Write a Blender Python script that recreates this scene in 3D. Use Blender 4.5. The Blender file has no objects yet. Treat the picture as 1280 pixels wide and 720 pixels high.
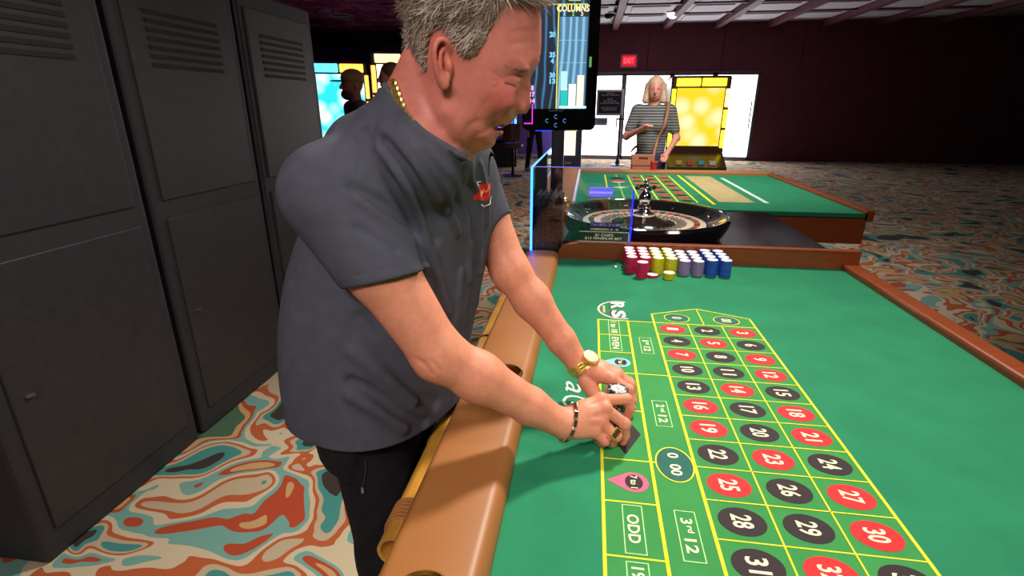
import bpy, bmesh, math, random
import numpy as np
from mathutils import Vector, Matrix

SC = bpy.context.scene
COL = SC.collection
random.seed(7); RNG = np.random.RandomState(7)

# ---------------------------------------------------------------- camera
FOC = 646.2                      # focal length in pixels of the 1280x720 frame
PITCH, YAW = math.radians(19.28), math.radians(8.36)
CAM = np.array([0.0, 0.0, 1.36])
cam_d = bpy.data.cameras.new('camera'); cam = bpy.data.objects.new('camera', cam_d); COL.objects.link(cam)
cam_d.sensor_width = 36.0; cam_d.lens = FOC / 1280 * 36.0; cam_d.clip_start = 0.02; cam_d.clip_end = 100
cam.location = CAM; cam.rotation_euler = (math.pi / 2 - PITCH, 0, YAW)
SC.camera = cam

# ---------------------------------------------------------------- world, exposure
w = bpy.data.worlds.new('world'); SC.world = w; w.use_nodes = True
w.node_tree.nodes['Background'].inputs[0].default_value = (0.85, 0.80, 0.86, 1)
w.node_tree.nodes['Background'].inputs[1].default_value = 0.02
vs = SC.view_settings
vs.view_transform = 'Standard'; vs.look = 'None'; vs.exposure = 0.0; vs.gamma = 1.0; vs.use_curve_mapping = False

# ---------------------------------------------------------------- large lights (ceiling lamps of the gaming floor, two added fills)
def area(name, loc, size, power, color, target=None, sy=None, spread=180):
    l = bpy.data.lights.new(name, 'AREA'); l.energy = power; l.color = color; l.size = size; l.spread = math.radians(spread)
    if sy: l.shape = 'RECTANGLE'; l.size_y = sy
    o = bpy.data.objects.new(name, l); COL.objects.link(o); o.location = loc
    if target is not None:
        o.rotation_euler = (Vector(target) - Vector(loc)).to_track_quat('-Z', 'Y').to_euler()
    return o
# aimed heads over the gaming tables, plus two added fill lamps, out of view
area('ceiling_lamp_table_offscreen', (0.75, 2.75, 3.28), 0.35, 29, (1.0, 0.90, 0.78), (-0.05, 0.95, 0.8), spread=80)
area('fill_lamp_aisle_offscreen', (-0.4, -1.6, 3.28), 1.0, 26, (1.0, 0.88, 0.82), (-0.1, 0.9, 1.1), spread=80)  # added fill from behind the camera, aimed at the man's near side
area('fill_lamp_dealer_offscreen', (1.9, 0.3, 3.28), 0.8, 12, (1.0, 0.90, 0.80), (0.0, 0.9, 1.0), spread=80)  # added fill from the dealer side, unseen lamp aimed at the man
area('ceiling_lamp_far_table_offscreen', (0.9, 3.6, 3.28), 1.0, 60, (1.0, 0.93, 0.88), (0.6, 5.0, 0.9), spread=100)

# ---------------------------------------------------------------- pixel helpers (where a line of sight meets a plane of the place)
FW = np.array([-math.sin(YAW) * math.cos(PITCH), math.cos(YAW) * math.cos(PITCH), -math.sin(PITCH)])
RT = np.array([math.cos(YAW), math.sin(YAW), 0.0]); UP = np.cross(RT, FW)
def ray(u, v): return FW + RT * (u - 640) / FOC + UP * (360 - v) / FOC
def PX(u, v, Z): return CAM + ray(u, v) * Z
def onz(u, v, z): d = ray(u, v); return CAM + d * (z - CAM[2]) / d[2]
def ony(u, v, y): d = ray(u, v); return CAM + d * y / d[1]
def project(P):
    d = np.asarray(P) - CAM; z = d @ FW
    return 640 + FOC * (d @ RT) / z, 360 - FOC * (d @ UP) / z

# ---------------------------------------------------------------- materials
def S(r, g, b, a=1.0):
    f = lambda c: (c / 255 / 12.92) if c / 255 <= 0.04045 else ((c / 255 + 0.055) / 1.055) ** 2.4
    return (f(r), f(g), f(b), a)
MATS = {}
def mat(name, col, rough=0.5, metal=0.0, vary=0.12, scale=30.0, bump=0.0, bscale=None, emit=0.0, ecol=None, coat=0.0, spec=None, sss=0.0, stretch=None, trans=0.0):
    if name in MATS: return MATS[name]
    m = bpy.data.materials.new(name); m.use_nodes = True; nt = m.node_tree; N = nt.nodes; L = nt.links
    b = N['Principled BSDF']; b.inputs['Roughness'].default_value = rough; b.inputs['Metallic'].default_value = metal
    tc = N.new('ShaderNodeTexCoord'); mp = N.new('ShaderNodeMapping'); L.new(tc.outputs['Object'], mp.inputs[0])
    if stretch: mp.inputs['Scale'].default_value = stretch
    nz = N.new('ShaderNodeTexNoise'); nz.inputs['Scale'].default_value = scale; nz.inputs['Detail'].default_value = 4
    L.new(mp.outputs[0], nz.inputs['Vector'])
    rp = N.new('ShaderNodeValToRGB'); L.new(nz.outputs[0], rp.inputs[0])
    c = np.array(col[:3])
    rp.color_ramp.elements[0].position = 0.3; rp.color_ramp.elements[1].position = 0.7
    rp.color_ramp.elements[0].color = (*np.clip(c * (1 - vary), 0, 1), 1); rp.color_ramp.elements[1].color = (*np.clip(c * (1 + vary), 0, 1), 1)
    L.new(rp.outputs[0], b.inputs['Base Color'])
    if bump:
        n2 = N.new('ShaderNodeTexNoise'); n2.inputs['Scale'].default_value = bscale or scale * 6; n2.inputs['Detail'].default_value = 3
        L.new(mp.outputs[0], n2.inputs['Vector'])
        bp = N.new('ShaderNodeBump'); bp.inputs['Strength'].default_value = bump; bp.inputs['Distance'].default_value = 0.002
        L.new(n2.outputs[0], bp.inputs['Height']); L.new(bp.outputs[0], b.inputs['Normal'])
    if emit:
        b.inputs['Emission Color'].default_value = ecol or col; b.inputs['Emission Strength'].default_value = emit
    if coat: b.inputs['Coat Weight'].default_value = coat; b.inputs['Coat Roughness'].default_value = 0.1
    if spec is not None: b.inputs['Specular IOR Level'].default_value = spec
    if sss:
        b.inputs['Subsurface Weight'].default_value = sss; b.inputs['Subsurface Radius'].default_value = (0.9, 0.35, 0.2); b.inputs['Subsurface Scale'].default_value = 0.006
    if trans: b.inputs['Transmission Weight'].default_value = trans
    MATS[name] = m
    return m
def vmat(name, rough=0.5, vary=0.1, scale=60, bump=0.15, bscale=300, sss=0.0, spec=0.4, tint2=None):
    """base colour from the mesh's own 'Col' attribute, with a procedural mottling on top"""
    m = bpy.data.materials.new(name); m.use_nodes = True; nt = m.node_tree; N = nt.nodes; L = nt.links
    b = N['Principled BSDF']; b.inputs['Roughness'].default_value = rough; b.inputs['Specular IOR Level'].default_value = spec
    at = N.new('ShaderNodeAttribute'); at.attribute_name = 'Col'
    tc = N.new('ShaderNodeTexCoord'); nz = N.new('ShaderNodeTexNoise'); nz.inputs['Scale'].default_value = scale; nz.inputs['Detail'].default_value = 5
    L.new(tc.outputs['Object'], nz.inputs['Vector'])
    rp = N.new('ShaderNodeValToRGB'); L.new(nz.outputs[0], rp.inputs[0])
    rp.color_ramp.elements[0].position = 0.3; rp.color_ramp.elements[1].position = 0.7
    t = tint2 or (1, 1, 1)
    rp.color_ramp.elements[0].color = (1 - vary * t[0], 1 - vary * t[1], 1 - vary * t[2], 1); rp.color_ramp.elements[1].color = (1, 1, 1, 1)
    mx = N.new('ShaderNodeMix'); mx.data_type = 'RGBA'; mx.blend_type = 'MULTIPLY'; mx.inputs[0].default_value = 1
    L.new(at.outputs['Color'], mx.inputs[6]); L.new(rp.outputs[0], mx.inputs[7]); L.new(mx.outputs[2], b.inputs['Base Color'])
    n2 = N.new('ShaderNodeTexNoise'); n2.inputs['Scale'].default_value = bscale; L.new(tc.outputs['Object'], n2.inputs['Vector'])
    bp = N.new('ShaderNodeBump'); bp.inputs['Strength'].default_value = bump; bp.inputs['Distance'].default_value = 0.001
    L.new(n2.outputs[0], bp.inputs['Height']); L.new(bp.outputs[0], b.inputs['Normal'])
    if sss:
        b.inputs['Subsurface Weight'].default_value = sss; b.inputs['Subsurface Radius'].default_value = (1.0, 0.35, 0.2); b.inputs['Subsurface Scale'].default_value = 0.006
    MATS[name] = m
    return m
def glow(name, col, s): return mat(name, col, 0.4, emit=s, ecol=col, vary=0.05)

# ---------------------------------------------------------------- mesh helpers
def raw(name, V, Fc, m, parent=None, smooth=False, cols=None):
    me = bpy.data.meshes.new(name)
    if isinstance(V, np.ndarray) and isinstance(Fc, np.ndarray):
        n, k = Fc.shape
        me.vertices.add(len(V)); me.vertices.foreach_set('co', np.ascontiguousarray(V, dtype=np.float32).ravel())
        me.loops.add(n * k); me.loops.foreach_set('vertex_index', np.ascontiguousarray(Fc, dtype=np.int32).ravel())
        me.polygons.add(n); me.polygons.foreach_set('loop_start', np.arange(0, n * k, k, dtype=np.int32))
        me.update(calc_edges=True)
    else:
        me.from_pydata([tuple(map(float, p)) for p in V], [], [tuple(int(i) for i in f) for f in Fc])
    if cols is not None:
        a = me.color_attributes.new('Col', 'FLOAT_COLOR', 'POINT')
        c4 = np.ones((len(V), 4), np.float32); c4[:, :3] = cols
        a.data.foreach_set('color', c4.ravel())
    me.validate(); me.update()
    if smooth: me.shade_smooth()
    o = bpy.data.objects.new(name, me); COL.objects.link(o)
    if m: me.materials.append(m)
    attach(o, parent)
    return o
def attach(o, parent):
    if parent is not None:
        o.parent = parent
        if parent.type == 'EMPTY' and parent.parent is None:
            o.matrix_parent_inverse = Matrix.Translation(-Vector(parent.location))
def tag(o, label, cat, group=None, kind=None):
    if label: o['label'] = label
    if cat: o['category'] = cat
    if group: o['group'] = group
    if kind: o['kind'] = kind
    return o
def thing(name, loc, label, cat, group=None):
    o = bpy.data.objects.new(name, None); COL.objects.link(o); o.location = tuple(map(float, loc)); o.empty_display_size = 0.1
    return tag(o, label, cat, group)
def struct(o): o['kind'] = 'structure'; return o
def kids(o): return [c for c in bpy.data.objects if c.parent is o]
def copy_tree(o, loc=None, rz=None, parent=None, label=None, group=None):
    c = o.copy(); COL.objects.link(c)
    if parent is not None: c.parent = parent
    if loc is not None: c.location = tuple(map(float, loc))
    if rz is not None: c.rotation_euler = (0, 0, rz)
    if label: c['label'] = label
    if group: c['group'] = group
    for ch in kids(o): copy_tree(ch, parent=c)
    return c

class MB:
    def __init__(s): s.v = []; s.f = []
    def add(s, V, Fc):
        n = len(s.v); s.v += [tuple(map(float, p)) for p in V]; s.f += [tuple(int(i) + n for i in f) for f in Fc]; return s
    def box(s, a, b, rz=0.0, R=None):
        x0, y0, z0 = a; x1, y1, z1 = b
        c = np.array([(x0 + x1) / 2, (y0 + y1) / 2, (z0 + z1) / 2])
        V = np.array([(x, y, z) for x in (x0, x1) for y in (y0, y1) for z in (z0, z1)], float)
        if rz: 
            R = np.array([[math.cos(rz), -math.sin(rz), 0], [math.sin(rz), math.cos(rz), 0], [0, 0, 1]])
        if R is not None: V = (V - c) @ np.asarray(R).T + c
        return s.add(V, [(0, 1, 3, 2), (4, 6, 7, 5), (0, 4, 5, 1), (2, 3, 7, 6), (0, 2, 6, 4), (1, 5, 7, 3)])
    def obox(s, c, ax, ay, az, hx, hy, hz):
        c = np.asarray(c, float); ax, ay, az = (np.asarray(q, float) for q in (ax, ay, az))
        V = [c + i * hx * ax + j * hy * ay + k * hz * az for i in (-1, 1) for j in (-1, 1) for k in (-1, 1)]
        return s.add(V, [(0, 1, 3, 2), (4, 6, 7, 5), (0, 4, 5, 1), (2, 3, 7, 6), (0, 2, 6, 4), (1, 5, 7, 3)])
    def tube(s, pts, rad, n=10, caps=True, flat=1.0, closed=False):
        P = [np.asarray(p, float) for p in pts]; m = len(P)
        if not hasattr(rad, '__len__'): rad = [rad] * m
        base = len(s.v); prev = None
        for i, p in enumerate(P):
            if closed: t = P[(i + 1) % m] - P[i - 1]
            else: t = P[min(i + 1, m - 1)] - P[max(i - 1, 0)]
            t = t / (np.linalg.norm(t) + 1e-12)
            if prev is None:
                a = np.array([0, 0, 1.0]) if abs(t[2]) < 0.9 else np.array([1.0, 0, 0])
                nrm = np.cross(t, a)
            else: nrm = prev - t * (prev @ t)
            nrm = nrm / np.linalg.norm(nrm); prev = nrm; bn = np.cross(t, nrm)
            for k in range(n):
                a = 2 * math.pi * k / n
                s.v.append(tuple(p + rad[i] * (math.cos(a) * nrm + math.sin(a) * bn * flat)))
        for i in range(m if closed else m - 1):
            j = (i + 1) % m
            for k in range(n):
                s.f.append((base + i * n + k, base + i * n + (k + 1) % n, base + j * n + (k + 1) % n, base + j * n + k))
        if caps and not closed:
            s.f.append(tuple(base + k for k in range(n))[::-1]); s.f.append(tuple(base + (m - 1) * n + k for k in range(n)))
        return s
    def lathe(s, prof, c=(0, 0, 0), n=24, caps=True):
        base = len(s.v); c = np.asarray(c, float)
        for r, z in prof:
            for k in range(n):
                a = 2 * math.pi * k / n
                s.v.append((c[0] + r * math.cos(a), c[1] + r * math.sin(a), c[2] + z))
        for i in range(len(prof) - 1):
            for k in range(n):
                s.f.append((base + i * n + k, base + i * n + (k + 1) % n, base + (i + 1) * n + (k + 1) % n, base + (i + 1) * n + k))
        if caps:
            s.f.append(tuple(base + k for k in range(n))[::-1]); s.f.append(tuple(base + (len(prof) - 1) * n + k for k in range(n)))
        return s
    def prism(s, pts, O, ux, uy, nn, t):
        """flat outline pts (2D) in the frame O,ux,uy, thickened by t along nn"""
        O, ux, uy, nn = (np.asarray(q, float) for q in (O, ux, uy, nn)); n = len(pts)
        A = [O + p[0] * ux + p[1] * uy for p in pts]; B = [p + nn * t for p in A]
        base = len(s.v); s.v += [tuple(p) for p in A + B]
        s.f.append(tuple(base + k for k in range(n))[::-1]); s.f.append(tuple(base + n + k for k in range(n)))
        for k in range(n): s.f.append((base + k, base + (k + 1) % n, base + n + (k + 1) % n, base + n + k))
        return s
    def build(s, name, m, parent=None, smooth=False, bevel=0.0, seg=2):
        o = raw(name, s.v, s.f, m, parent, smooth)
        bm = bmesh.new(); bm.from_mesh(o.data); bmesh.ops.recalc_face_normals(bm, faces=bm.faces[:]); bm.to_mesh(o.data); bm.free()
        if bevel:
            md = o.modifiers.new('bevel', 'BEVEL'); md.width = bevel; md.segments = seg; md.limit_method = 'ANGLE'
        if smooth:
            try: o.data.set_sharp_from_angle(angle=math.radians(40))
            except Exception: pass
        return o

def circle_pts(r, n=24, rx=None): return [(r * math.cos(2 * math.pi * k / n), (rx or r) * math.sin(2 * math.pi * k / n)) for k in range(n)]
def text_geo(s, bold=0.0, res=3, shear=0.0):
    cu = bpy.data.curves.new('t', 'FONT'); cu.body = s; cu.size = 1.0; cu.resolution_u = res; cu.offset = bold; cu.shear = shear
    cu.align_x = 'LEFT'
    o = bpy.data.objects.new('t', cu); COL.objects.link(o)
    dg = bpy.context.evaluated_depsgraph_get(); dg.update()
    me = bpy.data.meshes.new_from_object(o.evaluated_get(dg))
    V = np.array([v.co[:] for v in me.vertices]); Fc = [tuple(p.vertices) for p in me.polygons]
    bpy.data.objects.remove(o); bpy.data.curves.remove(cu); bpy.data.meshes.remove(me)
    return V, Fc
def text(s, m, parent, O, ux, uy, nn, w=None, h=None, name='lettering', bold=0.02, lift=0.0006, shear=0.0, smap=None):
    """flat lettering centred on O; w, h are its real width and height"""
    V, Fc = text_geo(s, bold, shear=shear)
    V = V[:, :2]; lo, hi = V.min(0), V.max(0); V = V - (lo + hi) / 2; sz = hi - lo
    if w and h: k = np.array([w / sz[0], h / sz[1]])
    elif w: k = np.array([w / sz[0]] * 2)
    else: k = np.array([h / sz[1]] * 2)
    V = V * k
    O, ux, uy, nn = (np.asarray(q, float) for q in (O, ux, uy, nn))
    P = O + V[:, :1] * ux + V[:, 1:] * uy + nn * lift
    if smap is not None: P = smap(P)
    return raw(name, [tuple(p) for p in P], Fc, m, parent)
X_, Y_, Z_ = np.array([1.0, 0, 0]), np.array([0, 1.0, 0]), np.array([0, 0, 1.0])
# ================================================================ the setting
def carpet_mat():
    m = bpy.data.materials.new('patterned_carpet'); m.use_nodes = True; nt = m.node_tree; N = nt.nodes; L = nt.links
    b = N['Principled BSDF']; b.inputs['Roughness'].default_value = 0.95
    tc = N.new('ShaderNodeTexCoord'); mp = N.new('ShaderNodeMapping'); mp.inputs['Scale'].default_value = (1, 1, 1); L.new(tc.outputs['Object'], mp.inputs[0])
    d = N.new('ShaderNodeTexNoise'); d.inputs['Scale'].default_value = 1.6; d.inputs['Detail'].default_value = 2; L.new(mp.outputs[0], d.inputs['Vector'])
    ad = N.new('ShaderNodeVectorMath'); ad.operation = 'MULTIPLY_ADD'; ad.inputs[1].default_value = (0.9, 0.9, 0); L.new(d.outputs['Color'], ad.inputs[0]); L.new(mp.outputs[0], ad.inputs[2])
    n1 = N.new('ShaderNodeTexNoise'); n1.inputs['Scale'].default_value = 3.6; n1.inputs['Detail'].default_value = 1.2; L.new(ad.outputs[0], n1.inputs['Vector'])
    rp = N.new('ShaderNodeValToRGB'); rp.color_ramp.interpolation = 'CONSTANT'; L.new(n1.outputs[0], rp.inputs[0])
    stops = [(0.0, (58, 46, 40)), (0.34, (66, 140, 134)), (0.41, (190, 172, 142)), (0.45, (184, 92, 48)), (0.49, (206, 190, 160)), (0.54, (116, 166, 156)), (0.585, (178, 70, 38)), (0.625, (196, 158, 104)), (0.68, (72, 104, 78))]
    el = rp.color_ramp.elements
    el[0].position = 0; el[0].color = S(*stops[0][1]); el[1].position = stops[1][0]; el[1].color = S(*stops[1][1])
    for p, c in stops[2:]: e = el.new(p); e.color = S(*c)
    L.new(rp.outputs[0], b.inputs['Base Color'])
    n2 = N.new('ShaderNodeTexNoise'); n2.inputs['Scale'].default_value = 400; L.new(tc.outputs['Object'], n2.inputs['Vector'])
    bp = N.new('ShaderNodeBump'); bp.inputs['Strength'].default_value = 0.3; L.new(n2.outputs[0], bp.inputs['Height']); L.new(bp.outputs[0], b.inputs['Normal'])
    return m
def colour_ceiling_mat():
    m = bpy.data.materials.new('glossy_colour_ceiling'); m.use_nodes = True; nt = m.node_tree; N = nt.nodes; L = nt.links
    b = N['Principled BSDF']; b.inputs['Roughness'].default_value = 0.12; b.inputs['Metallic'].default_value = 0.2
    tc = N.new('ShaderNodeTexCoord'); mp = N.new('ShaderNodeMapping'); mp.inputs['Scale'].default_value = (0.75, 0.9, 1); L.new(tc.outputs['Object'], mp.inputs[0])
    n1 = N.new('ShaderNodeTexNoise'); n1.inputs['Scale'].default_value = 1.5; n1.inputs['Detail'].default_value = 2.5; L.new(mp.outputs[0], n1.inputs['Vector'])
    rp = N.new('ShaderNodeValToRGB'); rp.color_ramp.interpolation = 'EASE'; L.new(n1.outputs[0], rp.inputs[0]); el = rp.color_ramp.elements
    stops = [(0.0, (70, 30, 60)), (0.38, (90, 45, 75)), (0.42, (215, 85, 120)), (0.47, (235, 110, 140)), (0.50, (140, 90, 190)), (0.535, (225, 60, 80)), (0.57, (240, 150, 150)), (0.60, (130, 130, 200)), (0.64, (235, 215, 215)), (0.70, (200, 60, 90))]
    el[0].position = 0; el[0].color = S(*stops[0][1]); el[1].position = stops[1][0]; el[1].color = S(*stops[1][1])
    for p, c in stops[2:]: e = el.new(p); e.color = S(*c)
    L.new(rp.outputs[0], b.inputs['Base Color'])
    return m
struct(MB().box((-14, -6, -0.05), (14, 18, 0)).build('floor', carpet_mat()))
CZ = 3.32
ceil = struct(MB().box((-0.9, -6, CZ + 0.05), (14, 18, CZ + 0.12)).build('ceiling', mat('ceiling_plaster', S(150, 148, 156), 0.8)))
struct(MB().box((-14, -6, CZ), (-0.9, 18, CZ + 0.12)).build('ceiling', colour_ceiling_mat()))
tile_m = mat('ceiling_tile', S(196, 196, 208), 0.7, vary=0.06, scale=3)
beam_m = mat('maroon_beam', S(96, 52, 66), 0.6, vary=0.1, scale=4)
tile_me = None
for i in range(7):
    for j in range(7):
        x = -0.75 + i * 1.25; y = 6.55 + j * 1.2
        if tile_me is None:
            t = MB()
            t.box((-0.5, -0.5, 0), (0.5, 0.5, 0.05)); t.box((-0.38, -0.38, -0.025), (0.38, 0.38, 0.0))
            o = t.build('ceiling_tile', tile_m, ceil, bevel=0.01); tile_me = o.data
        else:
            o = bpy.data.objects.new('ceiling_tile', tile_me); COL.objects.link(o); o.parent = ceil
        o.location = (x + 0.6, y, CZ)
for i in range(8):
    MB().box((-0.84 + i * 1.25, 5.9, CZ - 0.10), (-0.70 + i * 1.25, 15, CZ + 0.06)).build('ceiling_beam', beam_m, ceil)
for j in range(7):
    MB().box((-0.9, 5.89 + j * 1.2, CZ - 0.03), (8.2, 5.99 + j * 1.2, CZ + 0.06)).build('ceiling_rail', beam_m, ceil)

WY = 15.0
wall_m = mat('maroon_wall', S(104, 50, 66), 0.75, vary=0.12, scale=2.0)
wb = struct(MB().box((-0.75, WY, 2.24), (14, WY + 0.2, CZ + 0.05)).build('wall_back', wall_m))
for xs in (1.35, 3.2, 5.1): MB().box((xs, WY - 0.01, 2.26), (xs + 0.02, WY, CZ)).build('panel_joint', mat('dark_joint', S(60, 34, 44), 0.8), wb)
struct(MB().box((4.2, WY, 0), (14, WY + 0.2, 2.24)).build('wall_back', mat('maroon_wall', S(104, 50, 66))))
struct(MB().box((-14, WY + 1.2, 0), (-0.75, WY + 1.4, CZ)).build('wall_back', mat('purple_wall', S(84, 62, 150), 0.6)))
struct(MB().box((-14, WY - 0.1, 2.98), (-0.75, WY + 0.3, CZ)).build('trim_1', mat('dark_soffit', S(46, 26, 52), 0.6)))
struct(MB().box((-14.2, -6, 0), (-14, 18, CZ)).build('wall_left', mat('dark_plum_wall', S(70, 48, 70), 0.7)))
struct(MB().box((14, -6, 0), (14.2, 18, CZ)).build('wall_right', mat('dark_plum_wall', S(70, 48, 70), 0.7)))
struct(MB().box((-14, -6.2, 0), (14, -6, CZ + 0.12)).build('wall_front', mat('dark_plum_wall', S(70, 48, 70), 0.7)))
struct(MB().box((-0.95, WY, 0), (-0.72, WY + 0.25, 3.0)).build('wall_corner', wall_m))
# bright glazed entrance doors
pane_m = mat('daylit_pane', S(250, 250, 255), 0.2, emit=5.0, ecol=S(255, 252, 255), vary=0.02)
alu_m = mat('door_aluminium', S(120, 118, 130), 0.4, 0.6)
dx = [-0.70, 0.80, 2.02, 3.1, 4.2]
for i in range(4):
    x0, x1 = dx[i], dx[i + 1]
    d = thing('door_%d' % (i + 1), ((x0 + x1) / 2, WY, 0), None, None); d['kind'] = 'structure'
    MB().box((x0 + 0.06, WY + 0.05, 0.1), (x1 - 0.06, WY + 0.09, 2.14)).build('pane', pane_m, d)
    fr = MB()
    fr.box((x0, WY - 0.02, 0), (x0 + 0.06, WY + 0.16, 2.2)); fr.box((x1 - 0.06, WY - 0.02, 0), (x1, WY + 0.16, 2.2))
    fr.box((x0, WY - 0.02, 2.14), (x1, WY + 0.16, 2.24)); fr.box((x0, WY - 0.02, 0), (x1, WY + 0.16, 0.1))
    fr.build('frame', alu_m, d)
    hx = x1 - 0.14
    MB().tube([(hx, WY - 0.02, 0.8), (hx, WY - 0.08, 0.82), (hx, WY - 0.08, 1.5), (hx, WY - 0.02, 1.52)], 0.018, 8).build('pull_handle', alu_m, d, True)
# exit sign on the maroon wall
ex = ony(786, 76, WY - 0.03)
t = thing('exit_sign', (ex[0], WY, ex[2] - 0.17), 'red lit EXIT sign on the maroon wall above the glass doors', 'sign')
MB().box((ex[0] - 0.215, WY - 0.05, ex[2] - 0.165), (ex[0] + 0.215, WY, ex[2] + 0.165)).build('housing', mat('exit_housing', S(190, 120, 130), 0.5), t, bevel=0.01)
MB().box((ex[0] - 0.165, WY - 0.056, ex[2] - 0.115), (ex[0] + 0.165, WY - 0.048, ex[2] + 0.115)).build('lit_face', glow('exit_red', S(255, 20, 50), 1.0), t)
text('EXIT', glow('exit_letters', S(255, 110, 120), 1.2), t, (ex[0], WY - 0.057, ex[2]), X_, Z_, -Y_, w=0.26, h=0.13)
# can light and camera dome on the tiled ceiling
for (u, v, nm, lb, cm) in ((762, 18, 'camera_dome', 'small black security camera dome on the grey tiled ceiling', mat('black_dome', S(20, 22, 40), 0.1)), (841, 17, 'ceiling_spotlight', 'bright round spotlight set in the grey tiled ceiling', glow('spot_white', S(255, 240, 225), 3.0))):
    p = onz(u, v, CZ - 0.03)
    t = thing(nm, (p[0], p[1], CZ), lb, 'camera' if 'camera' in nm else 'light')
    MB().lathe([(0.16, 0), (0.17, -0.02), (0.13, -0.03)], (p[0], p[1], CZ), 20).build('trim_ring', mat('white_ring', S(220, 220, 230), 0.4), t, True)
    MB().lathe([(0.125, -0.02), (0.11, -0.08), (0.06, -0.12), (0.0, -0.135)], (p[0], p[1], CZ), 20, caps=False).build('dome', cm, t, True)
    if nm == 'ceiling_spotlight':
        l = bpy.data.lights.new('ceiling_spotlight_lamp', 'SPOT'); l.energy = 120; l.color = (1.0, 0.92, 0.85); l.spot_size = math.radians(110); l.spot_blend = 0.5; l.shadow_soft_size = 0.1
        lo_ = bpy.data.objects.new('ceiling_spotlight_lamp', l); COL.objects.link(lo_); lo_.location = (p[0], p[1], CZ - 0.16)
# ================================================================ the roulette table in front
H = 0.58; FZ = 0.78
XA, XB, XC = 0.0792 * H, 0.2230 * H, 0.3499 * H
YS = [q * H for q in (2.4188, 2.2411, 2.0591, 1.8769, 1.6040, 1.3300, 1.1505, 0.9679, 0.7830)]
DIVY = 2.172 * H / 0.62                       # front face of the wooden fence, 2.032
felt_m = mat('green_felt', S(38, 128, 90), 0.9, vary=0.10, scale=9, bump=0.35, bscale=900, spec=0.2)
print_m = mat('layout_green', S(60, 142, 76), 0.9, vary=0.06, scale=14, bump=0.35, bscale=900, spec=0.2)
yel_m = mat('yellow_print', S(232, 222, 34), 0.8, vary=0.05)
pale_m = mat('pale_print', S(178, 224, 150), 0.85, vary=0.05)
cream_m = mat('cream_print', S(238, 232, 196), 0.8, vary=0.05)
red_m = mat('red_print', S(226, 30, 36), 0.8, vary=0.05)
blk_m = mat('black_print', S(36, 22, 28), 0.8, vary=0.08)
pink_m = mat('pink_print', S(232, 92, 128), 0.8, vary=0.04)
sky_m = mat('sky_blue_print', S(126, 196, 214), 0.8, vary=0.04)
navy_m = mat('dark_green_print', S(26, 96, 84), 0.85, vary=0.05)
brass_m = mat('brass', S(226, 178, 70), 0.22, 1.0, vary=0.06)
leather_m = mat('tan_leather', S(154, 100, 52), 0.45, vary=0.08, scale=5, bump=0.08, bscale=420, spec=0.45)
wood_m = mat('red_brown_wood', S(138, 66, 32), 0.35, vary=0.16, scale=16, stretch=(1, 8, 8), coat=0.2)
dark_m = mat('black_lacquer', S(18, 18, 22), 0.12, vary=0.1, coat=0.6)
bamboo_m = mat('varnished_bamboo', S(190, 138, 52), 0.28, vary=0.20, scale=14, stretch=(5, 0.8, 5), coat=0.5)
TX1, TY0, TY1 = 1.02, 0.10, 3.10
tab = thing('roulette_table', (0.4, 1.5, 0), 'long roulette table with green felt, tan padded armrest and bamboo rail', 'table')
felt = MB().box((-0.11, TY0, FZ - 0.03), (TX1 - 0.06, DIVY + 0.01, FZ)).build('felt', felt_m, tab)
# printed layout on the felt (flat print, a fraction of a millimetre thick)
def flat(pts, m, z, name='marking'):
    return MB().prism(pts, (0, 0, FZ + z), X_, Y_, Z_, 0.0003).build(name, m, felt)
CW = 0.092; XE = XC + 3 * CW; CL = (YS[0] - YS[8]) / 12
flat([(XA, YS[8]), (XE, YS[8]), (XE, YS[0]), (XA, YS[0])], print_m, 0.0001, 'layout_panel')
flat([(XC, YS[0]), (XE, YS[0]), (XE, YS[0] + 0.065), (XC + 1.5 * CW, YS[0] + 0.125), (XC, YS[0] + 0.065)], print_m, 0.0001, 'layout_panel')
flat([(XC, YS[8]), (XC, YS[8] - 0.07), (XE, YS[8] - 0.07), (XE, YS[8])], print_m, 0.0001, 'layout_panel')
LC = [0]
def line(a, b, wd, m=yel_m, z=0.0006, name='layout_line'):
    a, b = np.array(a), np.array(b); d = (b - a) / np.linalg.norm(b - a); n = np.array([-d[1], d[0]]) * wd / 2
    a = a - d * wd / 2; b = b + d * wd / 2
    LC[0] += 1; flat([a - n, b - n, b + n, a + n], m, z + (LC[0] % 9) * 0.00004, name)
W1, W2 = 0.0052, 0.0028
line((XA, YS[8]), (XA, YS[0]), W1); line((XB, YS[8]), (XB, YS[0]), W1)
line((XC, YS[8] - 0.07), (XC, YS[0] + 0.065), W1); line((XE, YS[8] - 0.07), (XE, YS[0] + 0.065), W1)
line((XA, YS[0]), (XE, YS[0]), W2 * 1.3); line((XA, YS[8]), (XE, YS[8]), W2 * 1.3)
for y in YS[1:8]:
    line((XA, y), (XB, y), W2)
for y in (YS[3], YS[5]): line((XB, y), (XC, y), W2)
for k in (1, 2): line((XC + k * CW, YS[8] - 0.07), (XC + k * CW, YS[0]), W2)
for k in range(1, 12): line((XC, YS[0] - k * CL), (XE, YS[0] - k * CL), W2 * 0.8, yel_m)
line((XC, YS[8] - 0.07), (XE, YS[8] - 0.07), W2)
line((XC, YS[0] + 0.065), (XC + 1.5 * CW, YS[0] + 0.125), W2 * 1.3); line((XC + 1.5 * CW, YS[0] + 0.125), (XE, YS[0] + 0.065), W2 * 1.3)
line((XC + 1.5 * CW, YS[0]), (XC + 1.5 * CW, YS[0] + 0.125), W2)
def boxline(x0, x1, y0, y1):
    for a, b in (((x0, y0), (x1, y0)), ((x1, y0), (x1, y1)), ((x1, y1), (x0, y1)), ((x0, y1), (x0, y0))): line(a, b, 0.0016, pale_m, 0.0007, 'bet_box_outline')
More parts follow.
